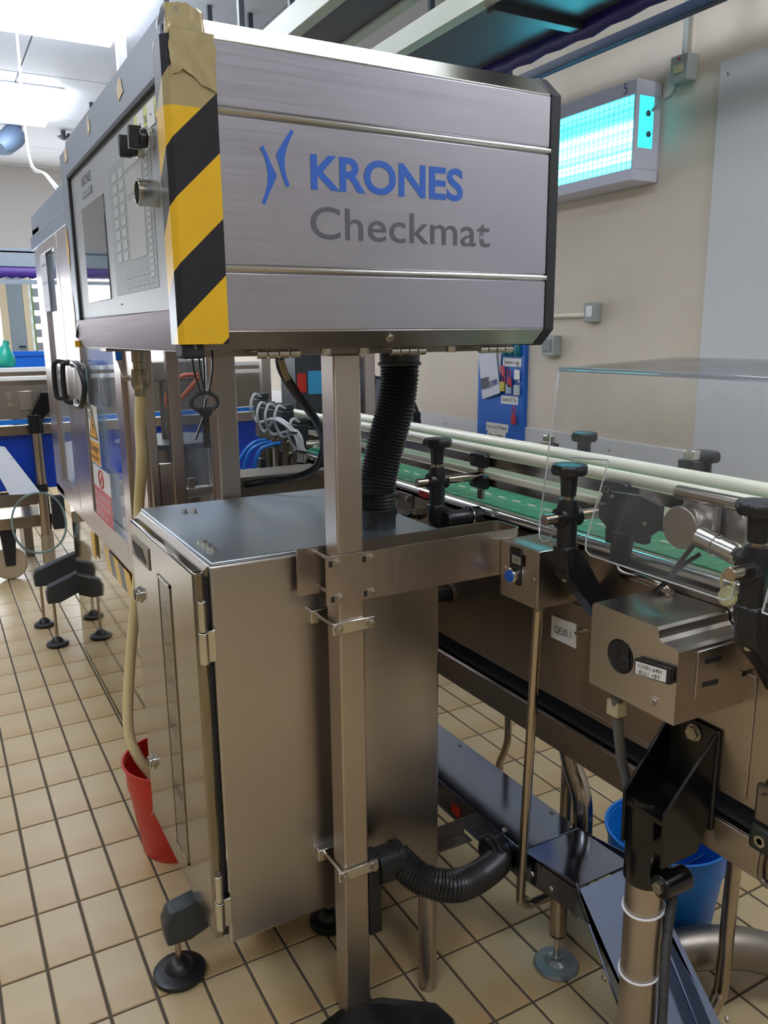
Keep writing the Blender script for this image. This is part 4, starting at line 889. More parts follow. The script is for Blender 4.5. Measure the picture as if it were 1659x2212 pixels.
so = thing('wall_socket', (XW-.02, p.y, p.z-.05), 'small grey wall switch at the end of a white conduit', 'switch')
B().box(XW-.04, XW, p.y-.04, p.y+.04, p.z-.045, p.z+.045).build('box', GBX, so, bev=.005); B().box(XW-.045, XW-.04, p.y-.02, p.y+.02, p.z-.02, p.z+.03).build('rocker', WHITE, so, bev=.002)
B().cyl((XW-.02, p.y+.04, p.z-.01), (XW-.02, p.y+1.2, p.z-.01), .011, 12).build('conduit', CREAM, so)
p = fX(1182, 747, XW-.05); o = B().box(XW-.05, XW, p.y-.05, p.y+.05, p.z-.05, p.z+.05)
ib = thing('isolator_box', (XW-.025, p.y, p.z-.05), 'plain grey isolator box on the wall below the inspection head', 'switch box'); o.build('box', GBX, ib, bev=.004); B().box(XW-.056, XW-.05, p.y-.03, p.y+.03, p.z-.03, p.z+.03).build('cover', mat('box_dark', '#7d7f80', .5), ib, bev=.002)
# lockout board
by0, by1 = fX(1138, 800, XW-.01).y, fX(1038, 800, XW-.01).y
lk_ = thing('lockout_board', (XW-.01, (by0+by1)/2, .85), 'tall blue lock off board with white labels on the beige wall', 'notice board')
B().box(XW-.027, XW, by0, by1, .82, 1.62).build('board', mat('board_blue', '#1b62bd', .4), lk_, bev=.002)
XB = XW-.0275
def blabel(quad, s, sz, wfrac=.8):
    q = [fX(x, y, XB-.0005) for x, y in quad]; o = B().prism(q, (-.001, 0, 0)).build('label', WHITEL, lk_)
    w_ = q[1]-q[0]; L = w_.length; u = w_.normalized(); h = (q[0]-q[3]).length
    text('lettering', s, INK, o, q[3]+u*L*(1-wfrac)/2+V((-.0018, 0, h*.32)), u, (0, 0, 1), sz, width=L*wfrac, depth=.0006)
blabel([(1087, 773), (1127, 775), (1126, 793), (1086, 791)], 'Operator Locks', .03)
blabel([(1083, 854), (1120, 857), (1119, 875), (1082, 871)], 'Operator I.D. Tag', .03)
blabel([(1051, 911), (1099, 918), (1097, 935), (1050, 928)], 'Line 5 Lock Off Station', .028, .88)
blabel([(1053, 929), (1093, 934), (1091, 950), (1052, 947)], 'Filler / Labeller', .028)
PAPER = mat('paper', '#c9ccd4', .6)
for i, (quad, lb) in enumerate((([(1052, 758), (1084, 756), (1076, 852), (1045, 858)], 'white printed sheet tucked behind another on the blue board'), ([(1033, 763), (1071, 758), (1080, 849), (1042, 862)], 'white leaflet with dark pictures pinned over the blue board'))):
    q = [fX(x, y, XB-.006-.012*i) for x, y in quad]; t = thing('paper_sheet', q[3], lb, 'paper'); B().prism(q, (.0012, 0, 0)).build('sheet', PAPER, t)
    if i:
        for x0, x1, yy0, yy1, m in ((1038, 1055, 818, 842, mat('print_dark', '#40454e', .5)), (1056, 1063, 825, 838, mat('print_mid', '#6b7078', .5)), (1064, 1073, 822, 833, mat('print_blue', '#3c4a86', .5))):
            B().prism([fX(x, y, XB-.0195) for x, y in ((x0, yy0), (x1, yy0-4), (x1+1, yy1-4), (x0+2, yy1))], (-.0004, 0, 0)).build('print', m, t)
def hasp(px, py, tilt, lb, k_=.62):
    p = fX(px, py, XB-.012); t = thing('lockout_hasp', (p.x, p.y, p.z-.05), lb, 'lock hasp', 'red hasps on the lock off board')
    RM = mat('hasp_red', '#c02a3e', .4); u = V((0, -math.sin(tilt), math.cos(tilt)))*k_; w_ = V((0, math.cos(tilt), math.sin(tilt)))*k_
    B().prism([p+w_*x+u*z for x, z in ((-.028, -.075), (.028, -.075), (.03, -.01), (.012, .01), (-.012, .01), (-.03, -.01))], (-.006, 0, 0)).build('body', RM, t, bev=.002)
    c = p+u*.045; R_ = [c+w_*(.022*math.cos(a_))+u*(.034*math.sin(a_)) for a_ in [2*math.pi*k/20 for k in range(21)]]; B().tube([q+V((-.003, 0, 0)) for q in R_], .003, 8).build('shackle', RM, t)
    for r in range(3):
        for k in (-1, 1): B().cyl(p+w_*k*.012+u*(-.06+.02*r)+V((-.0065, 0, 0)), p+w_*k*.012+u*(-.06+.02*r)+V((-.005, 0, 0)), .0035, 8).build('hole', mat('hasp_hole', '#5c1420', .6), t)
hasp(1088, 808, math.radians(165), 'red lock hasp hanging upside down below the Operator Locks label')
hasp(1101, 818, math.radians(-8), 'red lock hasp beside the clear padlock below the Operator Locks label')
hasp(1110, 898, 0, 'red lock hasp alone below the Operator I.D. label')
for px, py, m, lb in ((1087, 832, mat('padlock_brass', '#b9a84a', .35, .6), 'yellow bodied padlock under the upside down hasp'), (1100, 837, mat('padlock_clear', '#9fb1c4', .3), 'pale padlock half hidden behind the tilted hasp'), (1117, 840, mat('padlock_pale', '#b7c0c4', .3), 'pale padlock hanging alone below the white tag')):
    p = fX(px, py, XB-.008); t = thing('padlock', (p.x, p.y, p.z-.04), lb, 'padlock')
    B().box(p.x-.01, p.x+.006, p.y-.022, p.y+.022, p.z-.035, p.z+.02).build('body', m, t, bev=.004)
    B().tube([p+V((0, .014*math.cos(a_), .02+.034*math.sin(a_))) for a_ in [math.pi*k/10 for k in range(11)]], .003, 8).build('shackle', ST_BRIGHT, t)
p = fX(1117, 808, XB-.008); t = thing('white_tag', (p.x, p.y, p.z-.03), 'small white tag hanging on a hook of the blue board', 'tag')
B().box(p.x-.004, p.x+.004, p.y-.022, p.y+.022, p.z-.03, p.z+.022).build('card', WHITE, t, bev=.002); B().cyl((p.x, p.y, p.z+.02), (p.x, p.y, p.z+.06), .003, 8).build('hook', ZINC, t)
GH = mat('dark_green_hook', '#14707a', .4)
for px, lb in ((1092, 'nearest the pinned papers'), (1105, 'between the two others'), (1118, 'nearest the free edge of the board')):
    p = fX(px, 758, XB-.008); tag(B().lathe((p.x, p.y, p.z), (0, 0, 1), [(.012, -.03), (.018, -.02), (.018, .02), (.012, .04)], 12).build('key_fob', GH, None, loc=p), 'dark green key fob on the blue board, '+lb, 'key fob', 'green key fobs on the lock off board')
# round guard disc beyond the hose
p = fY(807, 935, 4.0)
t = thing('reel_disc', (p.x, p.y, p.z-.24), 'grey round reel disc with black rim standing beyond the hose', 'reel')
B().cyl(p, p+V((0, .02, 0)), .305, 48).build('disc', mat('disc_grey', '#7c8292', .4, .3), t); B().tube([p+V((.308*math.cos(a_), 0, .308*math.sin(a_))) for a_ in [2*math.pi*k/48 for k in range(49)]], .008, 8).build('rim', BLACK, t)
for a_ in (.25, 1.6, 2.9, 4.2): B().box(p.x+.292*math.cos(a_)-.02, p.x+.292*math.cos(a_)+.02, p.y-.015, p.y+.03, p.z+.292*math.sin(a_)-.03, p.z+.292*math.sin(a_)+.03).build('rim_clip', BLACK, t, bev=.004)
B().cyl((p.x, p.y+.02, p.z), (p.x, p.y+.3, p.z), .03, 16).build('axle', ST_TUBE, t); B().box(p.x-.03, p.x+.03, p.y+.26, p.y+.32, 0, p.z).build('stand', ST_DULL, t)
# ================================================================== LABELLING MACHINE
LX = .555
lm = thing('labelling_machine', (1.0, 3.4, 0), 'tall stainless labelling machine with clear guard doors behind the cabinet', 'machine')
ST_LAB = steel('labeller_steel', '#b5aaa3', .3, 'z')
def lpost(nm, y0, y1, z0=.79, z1=2.13, x0=LX, x1=LX+.06, m=ST_LAB): return B().box(x0, x1, y0, y1, z0, z1).build(nm, m, lm, bev=.004)
lpost('corner_post', 4.42, 4.68); lpost('corner_post', 2.50, 2.70, x1=LX+.035)
B().box(LX, LX+.07, 2.46, 4.68, 2.10, 2.2).build('top_rail', mat('blue_grey_rail', '#8a97a8', .4, .6), lm, bev=.004)
B().box(LX-.012, LX+.03, 2.46, 4.68, 2.03, 2.098).build('top_rail', mat('blue_grey_rail', '#8a97a8', .4, .6), lm, bev=.004)
B().box(LX, LX+.06, 2.46, 4.68, .775, .83).build('bottom_rail', ST_LAB, lm, bev=.004)
sk = B().box(LX+.004, LX+.01, 2.56, 4.26, .012, .775).build('skirt', ST_MIRROR, lm, smooth=0)
# rear and side framing, machine table
q_ = fY(788, 830, 3.3).x
for x, y in ((q_, 3.3), (q_, 4.6)): lpost('corner_post', y, y+.05, 0, 2.13, x, x+.055)
B().box(LX, q_+.05, 4.6, 4.66, 2.07, 2.13).build('top_rail', ST_LAB, lm); B().box(q_, q_+.05, 3.3, 4.66, 2.07, 2.13).build('top_rail', ST_LAB, lm)
B().box(LX+.06, 1.16, 2.45, 4.6, .83, .86).build('table', ST_PANEL, lm, bev=.003)
B().box(LX+.08, 1.1, 2.6, 4.5, 0, .83).build('plinth', ST_PANEL, lm, bev=.003)
# doors
def ldoor(ya, yb, sa, sb, handle_y):
    d = B().box(LX-.014, LX+.02, ya, ya+sa, .84, 2.03).box(LX-.014, LX+.02, yb-sb, yb, .84, 2.03).box(LX-.014, LX+.02, ya+sa, yb-sb, .84, .90).box(LX-.014, LX+.02, ya+sa, yb-sb, 1.98, 2.03).build('door', ST_LAB, lm, bev=.003)
    B().box(LX, LX+.005, ya+sa, yb-sb, .90, 1.98).build('pane', CLEARD, d, smooth=0)
    return d
dA = ldoor(3.80, 4.42, .09, .10, 3.86); dB = ldoor(2.70, 3.79, .10, .34, 3.6)
for y, d in ((3.86, dA), (3.60, dB)):
    pts = [(LX-.012, y, 1.49), (LX-.05, y+.005, 1.495), (LX-.062, y+.01, 1.47), (LX-.062, y+.01, 1.36), (LX-.05, y+.005, 1.335), (LX-.012, y, 1.34)]
    B().tube(smoothpath(pts, 4), .011, 10).build('handle', BLACK, d)
dp = B().box(LX-.03, LX-.014, 3.30, 3.52, 1.335, 1.50).build('handle_plate', ST_DULL, dB, bev=.01)
pts = [(LX-.034, 3.52, 1.49), (LX-.05, 3.40, 1.5), (LX-.05, 3.28, 1.49), (LX-.04, 3.24, 1.42), (LX-.05, 3.28, 1.345), (LX-.05, 3.4, 1.335), (LX-.034, 3.52, 1.345)]
B().tube(smoothpath([V(p) for p in pts], 4), .011, 10).build('handle', BLACK, dB)
# notices on the doors
def notice(nm, ya, yb, z0, z1, m, par, x=LX-.0152): return B().box(x, x+.001, ya, yb, z0, z1).build(nm, m, par, smooth=0)
nt = notice('paper_notice', 4.16, 4.36, 1.72, 1.98, PAPER, dA); 
for k, (zz, s_) in enumerate(((1.93, 'NO'), (1.85, 'ENTRY'), (1.75, 'STOP'))): notice('print', 4.18, 4.33, zz-.006, zz+.006, mat('print_mid', '#6b7078', .5), nt, LX-.0158)
WS = mat('sign_white', '#d8d6d0', .45); YS = mat('sign_yellow', '#e2a416', .4); RS = mat('sign_red', '#b92c33', .4)
sx = LX-.0155
ds = notice('danger_sign', 3.175, 3.375, 1.115, 1.345, WS, dB, sx-.0005)
B().prism([(sx-.0006, 3.365, 1.215), (sx-.0006, 3.19, 1.215), (sx-.0006, 3.2775, 1.335)], (-.0006, 0, 0)).build('triangle_border', INK, ds, smooth=0)
B().prism([(sx-.0013, 3.347, 1.221), (sx-.0013, 3.208, 1.221), (sx-.0013, 3.2775, 1.318)], (-.0006, 0, 0)).build('triangle', YS, ds, smooth=0)
B().prism([(sx-.002, 3.2775+dy, 1.235+dz) for dy, dz in ((.008, 0), (-.004, 0), (-.002, .02), (-.02, .03), (-.012, .04), (.004, .035), (.003, .06), (.014, .058), (.012, .03))], (-.0004, 0, 0)).build('pictogram', INK, ds, smooth=0)
B().box(sx-.0012, sx-.0006, 3.18, 3.37, 1.12, 1.205).build('word_field', YS, ds, smooth=0)
text('lettering', 'Danger', INK, ds, (sx-.0014, 3.36, 1.165), (0, -1, 0), (0, 0, 1), .045, width=.17, depth=.0004)
text('lettering', 'Rotating rollers', INK, ds, (sx-.0014, 3.36, 1.135), (0, -1, 0), (0, 0, 1), .022, width=.15, depth=.0004)
rs = notice('hands_sign', 3.02, 3.36, .895, 1.11, WS, dB, sx-.0012)
B().tube([V((sx-.002, 3.19+.042*math.cos(a_), 1.068+.034*math.sin(a_))) for a_ in [2*math.pi*k/24 for k in range(25)]], .0035, 6).tube([V((sx-.002, 3.22, 1.045)), V((sx-.002, 3.16, 1.09))], .003, 6).build('no_symbol', RS, rs)
B().box(sx-.0025, sx-.0012, 3.025, 3.355, .90, 1.025).build('red_field', RS, rs, smooth=0)
for k, s_ in enumerate(('Do not place hands', 'in this area unless', 'green light is on')): text('lettering', s_, WS, rs, (sx-.0026, 3.345, .99-.036*k), (0, -1, 0), (0, 0, 1), .03, width=.30 if k < 2 else .24, depth=.0004)
# hazard chevrons hanging from the lower rail
hz = B(); n_ = 5; yA, yB_ = 2.86, 3.33
for k in range(n_):
    ya = yB_-(yB_-yA)*k/n_; yb = yB_-(yB_-yA)*(k+1)/n_; hz.mi = k % 2
    hz.prism([(LX-.004, ya, .775), (LX-.004, yb, .775), (LX-.004, yb-.05, .69), (LX-.004, ya-.05, .69)], (-.003, 0, 0))
hz.build('hazard_strip', [YEL, TAPEK], lm, smooth=0)
B().box(LX-.006, LX-.002, 3.56, 3.64, .66, .77).build('yellow_sticker', YEL, lm)
# frame facing the cabinet
FY_ = 2.47
def fpost(px0, px1, z0, z1, yy=FY_, m=ST_LAB):
    x0, x1 = fY(px0, 950, yy).x, fY(px1, 950, yy).x; return B().box(x0, x1, yy, yy+.03, z0, z1).build('front_post', m, lm, bev=.003)
fpost(322, 340, .83, 2.1, FY_); fpost(370, 397, .83, 2.1); fpost(455, 474, .83, 2.1)
xa, xb_ = fY(346, 1000, FY_).x, fY(400, 1000, FY_).x
B().box(xa, xb_, FY_+.01, FY_+.03, .83, fY(360, 1003, FY_).z).build('front_panel', ST_LAB, lm, bev=.002)
xc = fY(455, 1000, FY_).x
B().box(xb_, xc, FY_+.005, FY_+.045, fY(420, 1075, FY_).z, fY(420, 1055, FY_).z).build('front_rail', ST_BRIGHT, lm, bev=.003)
B().box(xb_, xc, FY_+.02, FY_+.024, fY(420, 1055, FY_).z, 2.05).build('front_pane', CLEARD, lm, smooth=0)
B().box(xa-.03, 1.1, FY_, FY_+.03, 2.07, 2.13).build('top_rail', ST_LAB, lm)
B().box(fY(405, 1035, FY_).x, fY(420, 1035, FY_).x, FY_-.004, FY_+.004, fY(410, 1055, FY_).z, fY(410, 1033, FY_).z).build('corner_bracket', ST_BRIGHT, lm, bev=.001)
tag(B().box(.775, 1.09, 2.33, 2.471, 1.165, 1.178).box(.775, 1.09, 2.365, 2.37, 1.10, 1.178).build('ledge', ST_DULL, None, bev=.001), 'thin steel ledge just behind the cabinet lid', 'ledge')
# outrigger feet
def foot(x, y, dirx, label, zt=.19, s=1.0, ax=None):
    t = thing('outrigger_foot', (x, y, 0), label, 'machine foot', 'black outrigger feet')
    B().lathe((x, y, 0), (0, 0, 1), [(.05*s, 0), (.054*s, .006), (.054*s, .016), (.046*s, .022), (.03*s, .024), (.026*s, .036), (.016*s, .046), (.01*s, .05)], 32).build('pad', RUBBER, t)
    B().cyl((x, y, .04), (x, y, zt), .008, 14).build('spindle', ST_TUBE, t)
    e = ax or .2
    b = B().prism([V((x-.03, y-.026, zt-.01)), V((x-.034, y-.026, zt+.05)), V((x-.02, y-.026, zt+.085)), V((x+e, y-.026, zt+(.16 if zt > .2 else .122))), V((x+e, y-.026, zt+.05)), V((x+.03, y-.026, zt-.012))], (0, .052, 0)); b.build('arm', GREYPL, t, bev=.008, seg=3)
    return t
foot(.394, 1.814, 1, 'black outrigger foot under the cabinet door', .12, 1.22, .2)
foot(.805, 1.79, 1, 'black outrigger foot half hidden behind the square post', .10, 1.0, .1)
foot(.426, 4.75, 1, 'black outrigger foot furthest along the mirror skirt', .25, 1.05, .2)
foot(.448, 4.395, 1, 'black outrigger foot beside the end of the mirror skirt', .25, 1.05, .18)
# valve and braided hose
hx = .528
def hv(x, y): return fX(x, y, hx)
vt = thing('ball_valve', hv(300, 840), 'nickel ball valve with blue lever under the inspection head', 'valve')
c0 = hv(298, 758); zz = [(0, .021), (-.03, .021), (-.032, .018), (-.05, .018), (-.05, .024), (-.065, .026), (-.09, .026), (-.105, .022), (-.105, .019), (-.125, .019)]
B().lathe(c0, (0, 0, -1), [(r, -z) for z, r in zz], 20).build('body', BRASSY, vt, smooth=30)
lv = B().cyl(c0+V((-.01, .02, -.075)), c0+V((-.03, .05, -.078)), .008, 12).bar(c0+V((-.03, .05, -.078)), c0+V((-.03, .13, -.02)), .014, .004).build('stem', BRASSY, vt)
B().bar(c0+V((-.03, .12, -.03)), c0+V((-.03, .13, .04)), .018, .01).build('lever_grip', BLUE, lv, bev=.003)
hpts = [c0+V((0, 0, -.12)), hv(303, 920), hv(306, 1000), hv(300, 1100)]+[V((.5, 2.46, .9)), V((.455, 2.47, .6)), V((.43, 2.45, .40)), V((.445, 2.42, .31)), V((.49, 2.40, .22)), V((.53, 2.38, .1))]
HOSE = mat('braided_hose', '#d3c391', .45, bump=.5, bscale=(200, 200, 400), var=.12, vscale=(150, 150, 300))
bh = tag(B().tube(smoothpath(hpts, 8), .0165, 16).build('braided_hose', HOSE, None), 'cream braided hose dropping from the ball valve into the red bucket', 'hose')
# key on its cord, black conduit below the head
kp = fY(442, 868, 1.42)
ky = thing('cabinet_key', (kp.x, kp.y, kp.z-.07), 'black cabinet key hanging from the head on black cable ties', 'key')
R_ = [kp+V((.024*math.cos(a_), 0, .016*math.sin(a_))) for a_ in [2*math.pi*k/28 for k in range(29)]]
B().tube(R_, .0036, 8).lathe(kp+V((0, 0, -.016)), (0, 0, -1), [(.011, -.006), (.012, .004), (.0065, .012), (.0065, .05), (.008, .065)], 14).build('key', BLACKM, ky)
for dx, sx_ in ((-.018, -.006), (-.006, .001), (.002, .0), (.018, .007)):
    B().tube(smoothpath([kp+V((dx, 0, .105)), kp+V((dx*.95, -.002, .06)), kp+V((sx_, -.002, .014))], 6), .002, 6).build('cord', BLACK, ky)
B().tube([kp+V((.002, -.004, .006)), kp+V((-.006, -.004, -.03)), kp+V((-.022, -.004, -.066))], .0022, 6).build('tie_end', BLACK, ky)
cp_ = [fY(603, 760, 1.70), fY(610, 800, 1.72), fY(640, 850, 1.78), fY(680, 905, 1.9), fY(697, 945, 1.98), fY(698, 975, 2.04), fY(682, 1010, 2.1), fY(640, 1030, 2.15), fY(590, 1037, 2.2), fY(530, 1046, 2.29)]
ct = thing('black_conduit', cp_[5], 'black corrugated conduit looping from head down behind the posts', 'conduit')
corrugated(cp_, .011, .005, .0018, 14).build('hose', BLACK, ct); B().lathe(cp_[0], (0, 0, -1), [(.015, -.012), (.015, .012), (.012, .014)], 8).build('gland', BLACK, ct)
p = fY(612, 800, 1.70); B().prism([p+V((-.014, 0, .024)), p+V((.0, 0, .028)), p+V((.016, 0, -.02)), p+V((.003, 0, -.025))], (0, -.004, 0)).build('marker', mat('marker_tan', '#a4946c', .5), ct)
# pneumatic valves inside the machine
vk = None
vpos = [(566, 905, 3.25), (580, 925, 3.12), (598, 930, 3.0), (618, 935, 2.9), (648, 965, 2.78)]
Gp = 'pneumatic valves in the labelling machine'
tops = []
vtx = ['first pneumatic valve of the row, next to the far post', 'second pneumatic valve of the row counted from the far post', 'third pneumatic valve of the row counted from the far post', 'fourth pneumatic valve of the row counted from the far post', 'tilted pneumatic valve at the end of the row by the cable bundle']
for i, (px, py, yy) in enumerate(vpos):
    p = fY(px, py, yy); loc = p+V((0, 0, -.12))
    if vk is None:
        vk = thing('pneumatic_valve', loc, vtx[0], 'valve', Gp)
        B().box(p.x-.024, p.x+.024, p.y-.03, p.y+.03, p.z-.01, p.z+.085).box(p.x-.018, p.x+.028, p.y-.02, p.y+.02, p.z+.085, p.z+.108).build('solenoid', mat('solenoid_black', '#1c2226', .45), vk, bev=.003)
        B().box(p.x-.022, p.x+.02, p.y-.025, p.y+.025, p.z-.07, p.z-.012).cyl((p.x-.002, p.y-.024, p.z-.04), (p.x-.002, p.y-.036, p.z-.04), .015, 14).build('body', BRASSY, vk, bev=.002)
        B().cyl((p.x, p.y, p.z-.17), (p.x, p.y, p.z-.07), .014, 12).build('column', BRASSY, vk)
        B().box(p.x-.024, p.x+.024, p.y-.025, p.y+.025, p.z-.21, p.z-.165).build('foot_block', GREYPL, vk, bev=.004)
        B().cyl((p.x, p.y, .86), (p.x, p.y, p.z-.2), .01, 10).build('stud', ST_DULL, vk)
    else:
        dup(vk, loc, vtx[i], Gp)
    tops.append(p+V((-.01, -.02, .095)))
CABG = mat('cable_grey', '#b4b6b4', .45)
cb = thing('cable_bundle', tops[4], 'bundle of grey cables running from the pneumatic valves', 'cables')
m0 = [fY(600, 905, 2.85), fY(640, 935, 2.70), fY(652, 975, 2.66), fY(650, 1000, 2.66), fY(628, 1030, 2.66), fY(600, 1060, 2.66)]
for i, tpt in enumerate(tops):
    off = V((.006*(i-2), -.004*(i % 2), .004*(i % 3)))
    mm = [q+off for q in m0[(0 if i < 4 else 1):]]
    B().tube(smoothpath([tpt, tpt+V((-.035, -.02, .012)), tpt+V((-.055, -.03, -.04)), tpt+V((-.03, -.04, -.10))]+mm[(1 if i > 1 else 0):], 6), .0055, 8).build('cable', CABG, cb)
for q in m0[1:4]: B().lathe(q+V((0, 0, 0)), (.2, 0, 1), [(.022, -.003), (.022, .003)], 14).build('tie', BLACK, cb)
for i, (px, py, yy) in enumerate(((575, 950, 2.95), (585, 955, 2.85), (606, 957, 2.75))):
    p = fY(px, py, yy); tag(B().tube(smoothpath([p, p+V((-.05, -.01, -.005)), p+V((-.10, -.02, -.04)), p+V((-.14, -.02, -.12-.06*i)), p+V((-.145, -.02, -.24))], 6), .0065, 10).build('blue_air_tube', BLUE, None), ['blue air tube highest on the pneumatic valves', 'blue air tube between two others on the pneumatic valves', 'blue air tube with the widest bend below the pneumatic valves'][i], 'air tube')
ORG = mat('orange_cable', '#d2643e', .45)
tag(B().tube(smoothpath([fY(428, 810, 2.9), fY(395, 812, 2.9), fY(370, 835, 2.9), fY(360, 862, 2.9), fY(370, 885, 2.9), fY(400, 850, 2.88), fY(430, 815, 2.88)], 6), .008, 8).build('orange_cable', ORG, None), 'loop of orange cable behind the clear front pane', 'cable')
# machine internals seen through the panes
t = thing('label_aggregate', (1.25, 3.4, .86), 'dark labelling head with red and blue stickers inside the machine', 'machine head')
p = fY(640, 830, 3.6)
B().box(p.x, p.x+.18, 3.6, 3.8, 1.15, 1.53).build('motor', GREYPL, t, bev=.01)
B().box(p.x+.005, p.x+.05, 3.596, 3.6, 1.33, 1.42).build('red_sticker', RED, t); B().box(p.x+.06, p.x+.13, 3.596, 3.6, 1.32, 1.43).build('blue_sticker', mat('light_blue_label', '#3b9bc9', .4), t)
B().box(p.x-.02, p.x+.2, 3.58, 3.82, 0, 1.15).build('stand', ST_DULL, t, bev=.01)
p = fY(405, 900, 3.4)
t = thing('transfer_station', (.85, 3.4, .86), 'steel bottle transfer station inside the labelling machine', 'machine')
B().cyl((.86, 3.4, .86), (.86, 3.4, 1.16), .16, 32).build('star_hub', ST_PANEL, t); B().cyl((.86, 3.4, 1.16), (.86, 3.4, 1.18), .22, 32).build('star_plate', GREYPL, t); B().cyl((.86, 3.4, 1.18), (.86, 3.4, 1.5), .03, 16).build('column', ST_TUBE, t)
B().box(.70, 1.02, 3.35, 3.45, 1.42, 1.50).build('top_bridge', ST_DULL, t, bev=.005)
# cross rod to the conveyor and grey box
p = fY(680, 960, 2.7); tag(B().cyl((p.x-.03, 2.72, p.z), (1.5, 2.72, p.z), .014, 16).build('cross_rod', ST_BRIGHT, None), 'bright steel rod reaching across above the conveyor', 'rod')
# ================================================================== FAR CROSS CONVEYOR
fc = thing('cross_conveyor', (.5, 5.9, 0), 'far cross conveyor with blue underside beyond the labelling machine', 'conveyor')
B().box(-3, 2.2, 5.7, 5.71, 1.09, 1.30).build('side_panel', ST_DULL, fc)
for z, y in ((1.385, 5.72), (1.33, 5.70)):
    B().box(-3, 2.2, y, y+.03, z, z+.028).build('guide_rail', WHITE, fc, bev=.004); B().box(-3, 2.2, y+.005, y+.02, z-.03, z).build('rail_bar', ST_TUBE, fc)
B().box(-3, 2.2, 5.71, 6.3, 1.29, 1.30).build('belt', BLUE, fc)
B().box(-3, 2.2, 5.7, 5.71, 1.055, 1.085).build('blue_strip', BLUE, fc); B().box(-3, 2.2, 5.69, 5.72, .985, 1.05).build('lower_beam', ST_TUBE, fc, bev=.004)
B().hexa([(-3, 5.75, .62), (2.2, 5.75, .62), (2.2, 6.2, .60), (-3, 6.2, .60), (-3, 5.74, .985), (2.2, 5.74, .985), (2.2, 6.25, .985), (-3, 6.25, .985)]).build('blue_underside', mat('deep_blue', '#0c3fb4', .35), fc)
for px, py in ((18, 872), (20, 880), (22, 895)): B().hexbolt(fY(px, py-20, 5.7), (0, -1, 0), .014, .01).build('bolt', ZINC, fc)
q = fY(55, 865, 5.699); B().box(q.x-.04, q.x+.04, 5.69, 5.70, q.z-.06, q.z+.06).build('hatch', ST_PANEL, fc, bev=.003)
lg_ = thing('support_stand', (.60, 5.62, 0), 'round steel leg with black bracket carrying the far cross conveyor', 'leg')
B().cyl((.575, 5.62, .32), (.575, 5.62, 1.08), .034, 20).build('tube', ST_TUBE, lg_); B().cyl((.575, 5.62, .14), (.575, 5.62, .33), .04, 20).build('sleeve', ST_POST, lg_)
B().cyl((.575, 5.62, .02), (.575, 5.62, .15), .012, 12).build('spindle', ST_TUBE, lg_); B().lathe((.575, 5.62, 0), (0, 0, 1), [(.07, 0), (.07, .01), (.03, .02)], 24).build('pad', ST_BRIGHT, lg_)
B().cyl((.575, 5.62, 1.0), (.575, 5.62, 1.12), .045, 20).prism([(.54, 5.60, 1.1), (.62, 5.60, 1.26), (.69, 5.60, 1.26), (.69, 5.60, 1.16), (.61, 5.60, 1.08)], (0, .1, 0)).build('bracket', BLACKP, lg_, bev=.004)
B().cyl((.575, 5.62, .62), (.575, 5.62, .67), .037, 20).build('tape_wrap', BLACK, lg_)
# sloping white belt and trolley
wbm = mat('white_belt', '#d4d8e0', .4)
t = thing('sloping_belt', (.1, 5.6, .55), 'white sloping take off belt in front of the blue underside', 'conveyor')
a0, a1, a2, a3 = fY(-40, 960, 5.6), fY(10, 965, 5.6), fY(88, 1065, 5.55), fY(20, 1068, 5.55)
B().prism([a0, a1, a2, a3], (0, -.02, 0)).build('belt', wbm, t, smooth=0)
B().bar(fY(-20, 1002, 5.57), fY(28, 992, 5.57), .004, .02).build('strap', BLACK, t)
tr = thing('wheeled_trolley', (.3, 6.0, 0), 'grey wheeled trolley frame under the far cross conveyor', 'trolley')
B().box(-1.2, .62, 5.76, 5.82, .51, .60).build('frame_bar', ST_DULL, tr, bev=.006); B().box(-1.2, .70, 5.75, 6.1, .36, .44).build('frame_bar', ST_TUBE, tr, bev=.006)
wc = fY(18, 1180, 5.85); wc.z = .11
B().lathe(wc+V((0, -.03, 0)), (0, 1, 0), [(.03, 0), (.1, .005), (.11, .02), (.11, .04), (.1, .055), (.03, .06)], 28).build('wheel', mat('wheel_beige', '#b7a58a', .6), tr)
B().prism([wc+V((-.05, -.04, .28)), wc+V((.06, -.04, .28)), wc+V((.03, -.04, -.01)), wc+V((-.03, -.04, -.01))], (0, .01, 0)).box(wc.x-.06, wc.x+.07, wc.y-.05, wc.y+.05, .36, .40).build('fork', BLACKM, tr, bev=.003)
cc = fY(85, 1130, 5.5); tag(B().tube([cc+V((.16*math.cos(a_), .02*math.sin(3*a_), .20*math.sin(a_))) for a_ in [2*math.pi*k/40 for k in range(41)]], .007, 8).build('cable_coil', mat('cable_grey_green', '#6f827f', .45), None), 'grey cable coil hanging on the far conveyor leg', 'cable')
B().box(.62, .70, 5.6, 5.66, .36, .58).build('post', BLACKM, tr, bev=.004)
